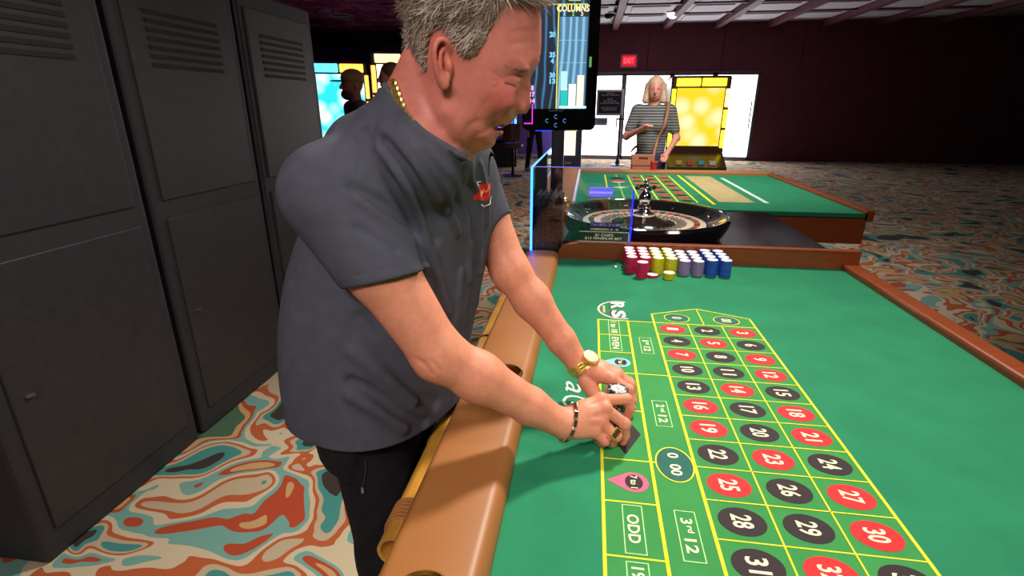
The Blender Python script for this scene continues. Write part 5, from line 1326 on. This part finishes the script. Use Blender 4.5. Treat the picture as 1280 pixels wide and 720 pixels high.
# --- hair: a cap grown from the scalp plus strands
HP = np.array(spline([np.array(p, float) for p in [(684, -12), (680, 3), (664, 7), (645, 8), (634, 14), (624, 30), (614, 47), (606, 60), (598, 71), (586, 75), (573, 66), (563, 48), (553, 43), (543, 48), (538, 62), (537, 78), (533, 94), (522, 104), (508, 104), (500, 70), (500, 0), (530, -45), (600, -60), (660, -45)]], 4, True))
def region(u, v):
    g_ = np.stack([u, v], 1); a = HP; b = np.roll(HP, -1, 0); ab = b - a; out = np.zeros(len(g_))
    for i in range(0, len(g_), 6000):
        s_ = g_[i:i + 6000]; h = np.clip(((s_[:, None] - a) * ab).sum(2) / (ab * ab).sum(1), 0, 1); d = np.linalg.norm(s_[:, None] - a - h[..., None] * ab, axis=2).min(1)
        cr_ = ((a[:, 1] > s_[:, 1:]) != (b[:, 1] > s_[:, 1:])) & (s_[:, :1] < (b[:, 0] - a[:, 0]) * (s_[:, 1:] - a[:, 1]) / (b[:, 1] - a[:, 1] + 1e-12) + a[:, 0])
        out[i:i + 6000] = np.where(cr_.sum(1) % 2 == 1, d, -d)
    return out
ru, rv = np.arange(480, 712, 2.0), np.arange(-80, 130, 2.0)
RG = region(*[a.ravel() for a in np.meshgrid(ru, rv, indexing='ij')]).reshape(len(ru), len(rv))
def reg(u, v):
    uc = np.clip(u, ru[0], ru[-1] - 2.01); vc = np.clip(v, rv[0], rv[-1] - 2.01); i = ((uc - ru[0]) / 2).astype(int); j = ((vc - rv[0]) / 2).astype(int); a = (uc - ru[0]) / 2 - i; b = (vc - rv[0]) / 2 - j
    return RG[i, j] * (1 - a) * (1 - b) + RG[i + 1, j] * a * (1 - b) + RG[i, j + 1] * (1 - a) * b + RG[i + 1, j + 1] * a * b
def hair_t(P):
    q = headloc(P); u, v = huv(q); r = reg(u, v)
    t = np.clip(r / 10, 0, 1) * 0.0045 + np.clip((30 - v) / 55, 0, 1) * np.clip(r / 12, 0, 1) * 0.020
    t *= np.clip((118 - v) / 40, 0.25, 1)
    n = np.sin(q[:, 0] * 420 + 5 * np.sin(q[:, 2] * 160)) * np.sin(q[:, 1] * 300 + q[:, 2] * 200)
    return np.where(r > 0, t + 0.0012 * n * np.clip(r / 15, 0, 1), -0.004 + r * 0.0003)
def hair_fn(P): return head_base(P) - hair_t(P)
hair_fn.lo, hair_fn.hi = hO - 0.2, hO + 0.22
Gh = Grp([('u', hair_fn, 0)], 0)
HV, HQ = extract([Gh], 0.003, lo=hO - np.array([0.13, 0.13, 0.06]), hi=hO + np.array([0.22, 0.13, 0.21]))
hq = headloc(HV); hu, hv = huv(hq); keep = reg(hu, hv) > -2
fk = keep[HQ].all(1)
def hair_col(u, v, n):
    base = np.array([S(136, 122, 112)[:3], S(176, 160, 146)[:3], S(214, 200, 186)[:3], S(156, 130, 102)[:3], S(110, 90, 74)[:3]])
    w_ = RNG.rand(n); top = np.clip((40 - v) / 50, 0, 1)
    idx = np.where(w_ < 0.22 + 0.1 * top, 0, np.where(w_ < 0.52, 1, np.where(w_ < 0.80 - 0.18 * top, 2, np.where(w_ < 0.93, 3, 4))))
    c = base[idx] * (0.9 + 0.25 * RNG.rand(n))[:, None]
    return c
capcol = np.tile(np.array(S(124, 104, 92)[:3]), (len(HV), 1)); fade = np.clip(reg(hu, hv) / 9, 0, 1)[:, None]; capcol = capcol * fade + np.array(S(190, 112, 92)[:3]) * (1 - fade)
# strands
cand = np.flatnonzero(keep & (reg(hu, hv) > 0.5) & (hv < 106)); ns = 26000
root_i = RNG.choice(cand, ns); R0 = HV[root_i] + RNG.normal(0, 0.0012, (ns, 3))
ql = headloc(R0); uu, vv = huv(ql)
e = 0.003; G_ = np.stack([hair_fn(R0 + e * a) - hair_fn(R0 - e * a) for a in np.eye(3)], 1); G_ /= np.linalg.norm(G_, axis=1)[:, None] + 1e-9
top = np.clip((34 - vv) / 40, 0, 1); frontf = np.clip((uu - 600) / 60, 0, 1)
# combed back and down on the sides, upward and forward on top
dirv = (-0.75 * hx)[None] * (1 - 0.6 * top[:, None]) + (-0.55 * hz)[None] * (1 - top[:, None]) + top[:, None] * (frontf[:, None] * (0.9 * hx + 0.1 * hz)[None] + (1 - frontf[:, None]) * (0.1 * hx + 0.3 * hz)[None])
swirl = np.sin(uu * 0.21 + vv * 0.13) * 0.5
dirv = dirv + swirl[:, None] * (hz * 0.6)[None] + RNG.normal(0, 0.20, (ns, 3))
dirv -= G_ * (dirv * G_).sum(1)[:, None] * 0.9
dirv /= np.linalg.norm(dirv, axis=1)[:, None]
ln_ = (0.010 + 0.007 * RNG.rand(ns)) * (1 - 0.45 * np.clip((vv - 60) / 40, 0, 1)) + top * (0.012 + 0.014 * RNG.rand(ns))
lock = (uu > 640) & (vv < 7); ln_ = np.where(lock, 0.020 + 0.016 * RNG.rand(ns), ln_)
dl_ = (0.92 * hx - 0.30 * hz)[None] + RNG.normal(0, 0.16, (ns, 3)); dl_ /= np.linalg.norm(dl_, axis=1)[:, None]; dirv = np.where(lock[:, None], dl_, dirv)
lift = 0.10 + 0.35 * top
K = 4; SVs, SQ, SCc = [], [], []
wd = 0.00042 + 0.0003 * RNG.rand(ns)
side = np.cross(dirv, G_); side /= np.linalg.norm(side, axis=1)[:, None] + 1e-9
for k in range(K + 1):
    t = k / K; c = R0 - G_ * 0.001 + dirv * (ln_ * t)[:, None] + G_ * (ln_ * lift * t * (1.15 - t))[:, None] + RNG.normal(0, 0.0003, (ns, 3))
    ww = (wd * (1 - 0.8 * t))[:, None]; SVs += [c - side * ww, c + side * ww]
SV = np.stack(SVs, 1).reshape(-1, 3); b0 = np.arange(ns) * (2 * (K + 1))
for k in range(K): SQ.append(np.stack([b0 + 2 * k, b0 + 2 * k + 1, b0 + 2 * k + 3, b0 + 2 * k + 2], 1))
SQ = np.concatenate(SQ); sc = np.repeat(hair_col(uu, vv, ns), 2 * (K + 1), axis=0)
n0 = len(HV)
hair = raw('hair', np.vstack([HV, SV]), np.vstack([HQ[fk], SQ + n0]), vmat('grey_hair', 0.45, 0.15, 120, 0.0, 300, spec=0.4), man, True, np.vstack([capcol, sc]))
# brow and lashes
for sgn in (-1, 1):
    mb = MB()
    for k in range(110):
        a = RNG.rand(); u0, v0 = 634 + 30 * a, 83.5 + 7 * a ** 1.2 + RNG.normal(0, 1.1)
        y0 = sgn * (0.055 - 0.036 * a ** 1.3)
        p = hpx(u0, v0, sgn * 0.09) ; t = np.linspace(0, 0.09, 160); Pp = p[None] - sgn * hd * t[:, None]; D = Ghead(Pp); i = np.argmax(D < 0)
        if D[i] >= 0: continue
        p = Pp[i]; n_ = -hd * -sgn; d_ = -hx * (0.9) + hz * RNG.normal(0.15, 0.25); d_ /= np.linalg.norm(d_)
        d_ = d_ if k % 3 else d_ * 0.7
        mb.tube([p, p + sgn * hd * 0.0016 + d_ * 0.004, p + sgn * hd * 0.0012 + d_ * 0.008], [0.0005, 0.0004, 0.0001], 3, caps=False)
    if mb.v: mb.build('eyebrow', mat('brow_hair', S(128, 98, 82), 0.6, vary=0.3, scale=300), man)
    mb = MB()
    for a in np.linspace(0, 1, 26):
        u0, v0 = 635 + 16 * a, 101.6 + 4.4 * a
        p = hpx(u0, v0, sgn * 0.09); t = np.linspace(0, 0.09, 160); Pp = p[None] - sgn * hd * t[:, None]; D = Ghead(Pp); i = np.argmax(D < 0)
        if D[i] >= 0: continue
        p = Pp[i]; mb.tube([p, p + sgn * hd * 0.0018 + hx * 0.001 - hz * 0.002], [0.0005, 0.0002], 3, caps=False)
    if mb.v: mb.build('eyelash', mat('lash_hair', S(70, 46, 42), 0.6), man)

# --- gold curb chain at the nape
ch = [march(bodyf, u, v) for u, v in ((492.5, 103.5), (495, 112), (497.5, 121), (500.5, 130), (504.5, 139), (509.5, 147.5), (515, 154.5))]
ch = [p for p in ch if p is not None]
path = spline(ch, 10); farp = []
for p in reversed(ch[1:]):
    pr_ = p - ctr; farp.append(ctr + pr_ - hd * (2 * (pr_ @ hd)))
nl = thing('gold_necklace', ch[0], 'heavy gold curb chain around the leaning man\'s neck', 'necklace')
gold_m = mat('yellow_gold', S(246, 212, 124), 0.26, 0.82, vary=0.08)
Ls = np.concatenate([[0], np.cumsum([np.linalg.norm(path[i + 1] - path[i]) for i in range(len(path) - 1)])])
nlk = int(Ls[-1] / 0.0082)
for k in range(nlk):
    s_ = (k + 0.5) / nlk * Ls[-1]; i = min(np.searchsorted(Ls, s_) - 1, len(path) - 2); p = path[i] + (path[i + 1] - path[i]) * ((s_ - Ls[i]) / (Ls[i + 1] - Ls[i] + 1e-9))
    t_ = path[i + 1] - path[i]; t_ /= np.linalg.norm(t_); n_ = grad(bodyf, p, 0.004); b_ = np.cross(n_, t_); b_ /= np.linalg.norm(b_)
    tw = 0.55; a_ = math.cos(tw) * t_ + math.sin(tw) * b_; c_ = np.cross(n_, a_)
    ringp = [p + n_ * 0.0030 + a_ * 0.0072 * math.cos(q) + c_ * 0.0066 * math.sin(q) + n_ * 0.0012 * math.sin(q + 0.6) for q in np.linspace(0, 2 * math.pi, 13)[:-1]]
    MB().tube(ringp, 0.0023, 6, closed=True).build('chain_link', gold_m, nl, True)

# --- wrist pieces: orient a frame on a limb
def limb_ring(c, ax, n, fn=bodyf):
    ax = ax / np.linalg.norm(ax); a = np.cross(ax, Z_); a /= np.linalg.norm(a); b = np.cross(a, ax); out = []
    for q in np.linspace(0, 2 * math.pi, n + 1)[:-1]:
        d = a * math.cos(q) + b * math.sin(q); t = np.linspace(0.012, 0.06, 140); D = fn(c + t[:, None] * d); i = np.argmax(D > 0)
        out.append((c + d * t[i], d))
    return out
# gold watch on the left wrist
wax = (LWR - LELB) / np.linalg.norm(LWR - LELB); wc = PX(724.5, 460, 1.068)
wt = thing('wristwatch', wc, 'gold wristwatch with link bracelet on the man\'s far wrist', 'watch')
wc = wc - wax * 0.006
def seat(q, ax_):
    n_ = grad(bodyf, q, 0.004); a_ = ax_ - n_ * (ax_ @ n_); a_ /= np.linalg.norm(a_); return n_, a_, np.cross(a_, n_)
for o_, w_, pr_ in ((-0.0066, 0.0034, 0.0), (0.0, 0.0030, 0.0006), (0.0066, 0.0034, 0.0)):
    for p, d in limb_ring(wc + wax * o_, wax, 22):
        n_, a_, t_ = seat(p, wax)
        MB().obox(p + n_ * (0.0017 + pr_), a_, t_, n_, w_, 0.0044, 0.0018).build('bracelet_link', gold_m, wt, bevel=0.0007)
rg = limb_ring(wc, wax, 44)
best = max(rg, key=lambda r: r[1] @ (0.75 * X_ + 0.5 * Z_ - 0.25 * Y_))
p, d = best; n_, a_, t_ = seat(p, wax); p = p + n_ * 0.002
Rm = np.stack([a_, t_, n_], 1)
def dl(prof, m, nm):
    mb = MB().lathe(prof, (0, 0, 0), 28); mb.v = [tuple(p + Rm @ np.array(q)) for q in mb.v]; return mb.build(nm, m, wt, True)
dl([(0.016, 0.001), (0.0175, 0.003), (0.0175, 0.007), (0.0165, 0.0085), (0.0140, 0.0090)], gold_m, 'case')
dl([(0.0142, 0.0082), (0.0142, 0.0094), (0.0, 0.0096)], mat('watch_dial', S(214, 206, 170), 0.15, coat=1.0), 'dial')
# link bracelet on the right wrist
bc = PX(709.5, 528.5, 0.905); bax = (RWR - RELB) / np.linalg.norm(RWR - RELB); bax = bax + RT * 0.35; bax /= np.linalg.norm(bax)
br = thing('link_bracelet', bc, 'silver bracelet with dark rectangular links on the man\'s near wrist', 'bracelet')
rg = limb_ring(bc, bax, 11); sil = mat('bracelet_silver', S(206, 198, 180), 0.2, 1.0); stone = mat('bracelet_stone', S(52, 46, 34), 0.15)
for k, (p, d) in enumerate(rg):
    n_, a_, t_ = seat(p, bax)
    l_ = MB().obox(p + n_ * 0.0018, a_, t_, n_, 0.0034, 0.0066, 0.0014).build('bracelet_link', sil, br, bevel=0.0006)
    MB().obox(p + n_ * 0.0032, a_, t_, n_, 0.0025, 0.0053, 0.0007).build('stone', stone, l_, bevel=0.0004)
    p2, d2 = rg[(k + 1) % len(rg)]; mp_ = (p + p2) / 2; md_ = (d + d2) / np.linalg.norm(d + d2)
    tt = np.linspace(-0.004, 0.010, 57); D_ = bodyf(mp_ + tt[:, None] * md_); mp_ = mp_ + md_ * tt[np.argmax(D_ > 0)]; n_, a_, t_ = seat(mp_, bax)
    MB().tube([mp_ + n_ * 0.0018 + t_ * 0.0040 * math.cos(q) + a_ * 0.0022 * math.sin(q) for q in np.linspace(0, 2 * math.pi, 9)[:-1]], 0.0008, 5, closed=True).build('jump_ring', sil, br, True)
# signet ring on the right ring finger
j = RH['ring']; rc = j[0] + (j[1] - j[0]) * 0.80; rax = (j[1] - j[0]) / np.linalg.norm(j[1] - j[0])
sr = thing('signet_ring', rc, 'chunky gold signet ring with dark stones on the man\'s near hand', 'ring')
rg = limb_ring(rc, rax, 18, lambda P: Grp(finger(j, [0.0106, 0.0094, 0.0083, 0.0075]))(P))
MB().tube([p - d * 0.0006 for p, d in rg], 0.0022, 6, closed=True).build('band', gold_m, sr, True)
d = (CAM - rc) / np.linalg.norm(CAM - rc) + 0.45 * RT - 0.1 * UP; d -= rax * (d @ rax); d /= np.linalg.norm(d); tn = np.cross(rax, d)
MB().obox(rc + d * 0.0120, rax, tn, d, 0.0066, 0.0098, 0.0026).build('face', gold_m, sr, bevel=0.0012)
for a in range(4):
    MB().obox(rc + d * 0.0148 + tn * (a - 1.5) * 0.0042, rax, tn, d, 0.0040, 0.0014, 0.0007).build('stone', mat('ring_stone', S(46, 40, 22), 0.1), sr, bevel=0.0003)
# ================================================================ other people
def figure(x, y, yaw, h, label, skin, top_c, leg_c, hair_c, hair_kind, armR, armL, vox=0.008, sleeve_len=0.45, shoe_c=(30, 28, 30), top_mat=None, group=None, legs=((-0.09, 0.0), (0.09, 0.0)), female=False, tag_extra=None, head_turn=0.0):
    """standing figure; arm = (elbow, hand) points for a 1.70 m person facing -y"""
    k = h / 1.70; c, s_ = math.cos(yaw), math.sin(yaw)
    def T(p): p = np.asarray(p, float) * k; return np.array([x + p[0] * c - p[1] * s_, y + p[0] * s_ + p[1] * c, p[2]])
    def hT(p):
        a = head_turn; p = np.asarray(p, float); d = p - np.array([0, -0.01, 1.5]); return T(np.array([d[0] * math.cos(a) - d[1] * math.sin(a), d[0] * math.sin(a) + d[1] * math.cos(a), d[2]]) + np.array([0, -0.01, 1.5]))
    t = thing('person', (x, y, 0), label, 'person', group)
    sw = 0.165 if female else 0.19
    RA = np.array([[c, -s_, 0], [s_, c, 0], [0, 0, 1]]); a = yaw + head_turn; RH_ = np.array([[math.cos(a), -math.sin(a), 0], [math.sin(a), math.cos(a), 0], [0, 0, 1]])
    hd_ = [('u', ell(hT((0, 0.0, 1.60)), np.array((0.073, 0.092, 0.098)) * k, RH_), 0), ('u', ell(hT((0, -0.03, 1.535)), np.array((0.056, 0.062, 0.066)) * k, RH_), 0.03),
           ('u', cone(hT((0, -0.088, 1.60)), hT((0, -0.110, 1.555)), 0.008 * k, 0.014 * k), 0.012), ('u', cone(T((0, 0.01, 1.50)), T((0, 0.02, 1.38)), 0.052 * k, 0.058 * k), 0.02),
           ('u', ell(hT((-0.076, 0.01, 1.575)), np.array((0.010, 0.022, 0.032)) * k, RH_), 0.006), ('u', ell(hT((0.076, 0.01, 1.575)), np.array((0.010, 0.022, 0.032)) * k, RH_), 0.006),
           ('s', ell(hT((-0.033, -0.092, 1.59)), np.array((0.016, 0.010, 0.009)) * k, RH_), 0.012), ('s', ell(hT((0.033, -0.092, 1.59)), np.array((0.016, 0.010, 0.009)) * k, RH_), 0.012),
           ('s', ell(hT((0, -0.093, 1.515)), np.array((0.022, 0.008, 0.003)) * k, RH_), 0.004)]
    grp = [Grp(hd_, 0.02)]; slv_ = []
    for sg, arm_ in ((-1, armR), (1, armL)):
        sh = np.array((sg * sw, 0.01, 1.385)); el_, ha = np.asarray(arm_[0], float), np.asarray(arm_[1], float)
        ops = chain([T(sh), T(el_)], [0.045 * k, 0.036 * k], 0.02) + chain([T(el_), T(ha)], [0.036 * k, 0.024 * k], 0.02)
        d = (ha - el_) / np.linalg.norm(ha - el_); sd = np.cross(d, (0, 0, 1)); sd = sd / (np.linalg.norm(sd) + 1e-6); up_ = np.cross(sd, d)
        ops.append(('u', cone(T(ha), T(ha + d * 0.07), 0.026 * k, 0.030 * k), 0.012))
        for q in range(4):
            b_ = ha + d * 0.085 + sd * (q - 1.5) * 0.018; ops += chain([T(b_), T(b_ + d * 0.035 - up_ * 0.006), T(b_ + d * (0.058 - abs(q - 1.3) * 0.007) - up_ * 0.02)], [0.0095 * k, 0.0085 * k, 0.0075 * k], 0.003)
        ops += chain([T(ha + d * 0.03 + sd * sg * 0.022), T(ha + d * 0.065 + sd * sg * 0.045)], [0.012 * k, 0.009 * k], 0.006)
        grp.append(Grp(ops, 0.02))
        en_ = sh + (el_ - sh) * min(sleeve_len * 1.6, 1.0); slv_.append(('u', cone(T(sh), T(en_), 0.062 * k, 0.052 * k), 0.04))
        if sleeve_len > 0.7: slv_.append(('u', cone(T(el_), T(el_ + (ha - el_) * 0.92), 0.050 * k, 0.036 * k), 0.02))
    grp.append(Grp([('u', cone(T((0, 0.02, 1.36)), T((0, 0.02, 0.95)), 0.08 * k, 0.09 * k), 0)], 0.03))
    V, Q = extract(grp, vox)
    sk = mat('skin_%d_%d_%d' % skin, S(*skin), 0.55, vary=0.08, scale=20)
    raw('body', V, Q, sk, t, True)
    wR = 0.145 if female else 0.165
    tops = [('u', ell(T((0, 0.01, 1.22)), np.array((wR + 0.02, 0.115, 0.22)) * k, RA), 0), ('u', ell(T((0, 0.01, 1.02)), np.array((wR, 0.115, 0.16)) * k, RA), 0.06), ('u', cone(T((-sw + 0.03, 0.01, 1.385)), T((sw - 0.03, 0.01, 1.385)), 0.058 * k, 0.058 * k), 0.05)] + slv_
    if female: tops += [('u', ell(T((-0.07, -0.085, 1.24)), np.array((0.07, 0.055, 0.065)) * k, RA), 0.04), ('u', ell(T((0.07, -0.085, 1.24)), np.array((0.07, 0.055, 0.065)) * k, RA), 0.04)]
    V, Q = extract([Grp(tops, 0)], vox, post=lambda P, d: np.maximum(d, 0.86 * k - P[:, 2]))
    raw('top', V, Q, top_mat or mat('top_%d_%d_%d' % top_c, S(*top_c), 0.9, vary=0.12, scale=20), t, True)
    lg = [('u', ell(T((0, 0.015, 0.92)), np.array((0.165, 0.12, 0.12)) * k, RA), 0)]
    for sg, (fx, fy) in zip((-1, 1), legs):
        lg += chain([T((sg * 0.085, 0.01, 0.88)), T(((sg * 0.09 + fx) / 2, fy * 0.5 - 0.01, 0.48)), T((fx, fy, 0.07))], [0.085 * k, 0.062 * k, 0.05 * k], 0.03)
    V, Q = extract([Grp(lg, 0)], max(vox, 0.009), post=lambda P, d: np.maximum(d, 0.05 - P[:, 2]))
    raw('trousers', V, Q, mat('leg_%d_%d_%d' % leg_c, S(*leg_c), 0.9, vary=0.12, scale=20), t, True)
    for fx, fy in legs:
        V, Q = extract([Grp([('u', cone(T((fx, fy + 0.03, 0.045)), T((fx, fy - 0.14, 0.035)), 0.045 * k, 0.036 * k), 0)], 0)], 0.009, post=lambda P, d: np.maximum(d, 0.001 - P[:, 2]))
        raw('shoe', V, Q, mat('shoe_%d_%d_%d' % shoe_c, S(*shoe_c), 0.5), t, True)
    hm = mat('hair_%d_%d_%d' % hair_c, S(*hair_c), 0.5, vary=0.30, scale=60, stretch=(3, 3, 0.6), bump=0.5, bscale=160)
    if hair_kind == 'cap':
        ops = [('u', ell(hT((0, 0.005, 1.635)), np.array((0.084, 0.105, 0.082)) * k, RH_), 0), ('s', ell(hT((0, -0.03, 1.53)), np.array((0.2, 0.2, 0.075)) * k, RH_), 0.004)]
        V, Q = extract([Grp(ops, 0)], 0.006); cp = raw('cap', V, Q, hm, t, True)
        ops = [('u', ell(hT((0, -0.125, 1.612)), np.array((0.070, 0.075, 0.007)) * k, RH_), 0)]
        V, Q = extract([Grp(ops, 0)], 0.005); raw('cap_brim', V, Q, mat('cap_brim', S(40, 34, 34), 0.8), cp, True)
        ops = [('u', ell(hT((0, -0.045, 1.500)), np.array((0.058, 0.066, 0.050)) * k, RH_), 0)]
        V, Q = extract([Grp(ops, 0)], 0.006); raw('beard', V, Q, mat('beard_brown', S(70, 46, 38), 0.9, vary=0.3), t, True)
    else:
        ops = [('u', ell(hT((0, 0.018, 1.628)), np.array((0.084, 0.100, 0.094)) * k, RH_), 0)]
        if hair_kind == 'long':
            ops += [('u', cone(hT((-0.075, 0.01, 1.62)), hT((-0.088, 0.0, 1.485)), 0.032 * k, 0.036 * k), 0.03), ('u', cone(hT((0.075, 0.01, 1.62)), hT((0.088, 0.0, 1.485)), 0.032 * k, 0.036 * k), 0.03), ('u', cone(hT((0, 0.05, 1.6)), hT((0, 0.05, 1.475)), 0.075 * k, 0.065 * k), 0.04)]
            ops += [('s', ell(hT((0.004, -0.10, 1.565)), np.array((0.062, 0.085, 0.078)) * k, RH_), 0.012)]
        else:
            ops += [('s', ell(hT((0, -0.10, 1.55)), np.array((0.12, 0.085, 0.105)) * k, RH_), 0.012), ('s', ell(hT((0, 0.0, 1.50)), np.array((0.2, 0.2, 0.06)) * k, RH_), 0.01)]
        V, Q = extract([Grp(ops, 0)], 0.006); raw('hair', V, Q, hm, t, True)
    # eyes and mouth
    for sg in (-1, 1):
        p = hT((sg * 0.032, -0.0850, 1.588)); MB().lathe([(0, -0.0035), (0.006, -0.002), (0.0075, 0.0), (0.006, 0.002), (0, 0.0035)], p, 10, caps=False).build('eye', mat('eye_dark', S(40, 30, 30), 0.3), t, True)
    MB().tube([hT((-0.022, -0.088, 1.517)), hT((0, -0.0945, 1.5165)), hT((0.022, -0.088, 1.517))], 0.0045 * k, 6).build('lips', mat('lips_rose', S(160, 80, 80), 0.5), t, True)
    return t
def stripe_top():
    m = bpy.data.materials.new('striped_knit'); m.use_nodes = True; nt = m.node_tree; N = nt.nodes; L = nt.links; b = N['Principled BSDF']; b.inputs['Roughness'].default_value = 0.9
    tc = N.new('ShaderNodeTexCoord'); sp_ = N.new('ShaderNodeSeparateXYZ'); L.new(tc.outputs['Object'], sp_.inputs[0])
    mu = N.new('ShaderNodeMath'); mu.operation = 'MULTIPLY'; mu.inputs[1].default_value = 38.0; L.new(sp_.outputs['Z'], mu.inputs[0])
    fr_ = N.new('ShaderNodeMath'); fr_.operation = 'FRACT'; L.new(mu.outputs[0], fr_.inputs[0])
    rp = N.new('ShaderNodeValToRGB'); rp.color_ramp.interpolation = 'CONSTANT'; L.new(fr_.outputs[0], rp.inputs[0])
    rp.color_ramp.elements[0].color = S(72, 74, 74); rp.color_ramp.elements[1].position = 0.66; rp.color_ramp.elements[1].color = S(140, 142, 138)
    L.new(rp.outputs[0], b.inputs['Base Color']); return m
wx, wy = PX(817, 150, 5.05)[:2]
figure(wx, wy + 0.06, -0.10, 1.63, 'blonde woman in a thin-striped grey T-shirt standing behind the farther table', (206, 140, 122), (80, 82, 80), (44, 52, 78), (196, 164, 138), 'long',
       ((-0.255, -0.03, 1.13), (-0.10, -0.22, 1.215)), ((0.25, 0.02, 1.12), (0.17, -0.18, 0.99)), vox=0.007, sleeve_len=0.44, top_mat=stripe_top(), female=True)
# her shoulder bag
bx_, by_ = wx - 0.085, wy - 0.20
bg = thing('shoulder_bag', (bx_, by_, 0.86), 'tan leather shoulder bag on a long strap worn by the blonde woman', 'bag')
bagm = mat('tan_bag', S(168, 104, 76), 0.55, vary=0.1)
bb = MB().box((bx_ - 0.115, by_ - 0.05, 0.72), (bx_ + 0.10, by_ + 0.05, 0.93)).build('bag_body', bagm, bg, bevel=0.02, seg=3)
MB().box((bx_ - 0.115, by_ - 0.056, 0.83), (bx_ + 0.10, by_ - 0.046, 0.935)).build('flap', bagm, bg, bevel=0.004)
MB().box((bx_ - 0.05, by_ - 0.060, 0.895), (bx_ + 0.035, by_ - 0.052, 0.910)).build('clasp', mat('bag_clasp', S(90, 40, 36), 0.4), bg)
MB().tube(spline([np.array(p) for p in ((bx_ + 0.09, by_, 0.92), (wx + 0.04, wy - 0.10, 1.06), (wx + 0.09, wy - 0.125, 1.20), (wx + 0.118, wy - 0.05, 1.345), (wx + 0.125, wy + 0.06, 1.408), (wx + 0.115, wy + 0.165, 1.33), (wx + 0.05, wy + 0.215, 1.18), (wx - 0.06, wy + 0.20, 1.04), (wx - 0.165, wy + 0.10, 0.96), (wx - 0.195, wy - 0.05, 0.935), (bx_ - 0.112, by_, 0.92))], 6), 0.013, 8, flat=0.4).build('strap', mat('strap_tan', S(150, 96, 70), 0.6), bg, True)
# two men beyond the leaning man's shoulder
mx_, my_ = PX(446, 118, 4.55)[:2]
figure(mx_ - 0.03, my_, -0.9, 1.66, 'bearded man in a tan cap by the slot machines', (158, 98, 82), (70, 66, 78), (40, 40, 50), (138, 106, 76), 'cap', ((-0.26, 0.0, 1.12), (-0.22, -0.12, 0.90)), ((0.26, 0.0, 1.12), (0.22, -0.12, 0.90)), vox=0.009)
mx_, my_ = PX(488, 105, 4.9)[:2]
figure(mx_, my_, -1.15, 1.74, 'short-haired man facing the white slot machine screen', (204, 128, 110), (60, 70, 96), (40, 40, 50), (92, 66, 48), 'short', ((-0.26, 0.0, 1.12), (-0.22, -0.12, 0.90)), ((0.26, 0.0, 1.12), (0.22, -0.12, 0.90)), vox=0.009)
fx_, fy_ = onz(668, 214, 0)[:2]
figure(fx_, fy_, 0.6, 1.74, 'person all in black walking across the carpet behind the results screen', (170, 110, 92), (24, 22, 28), (20, 19, 24), (50, 36, 30), 'short', ((-0.26, 0.0, 1.12), (-0.24, -0.10, 0.86)), ((0.27, 0.02, 1.12), (0.33, -0.10, 0.90)), vox=0.012, sleeve_len=0.8, shoe_c=(190, 180, 175), legs=((-0.12, 0.12), (0.11, -0.10)))
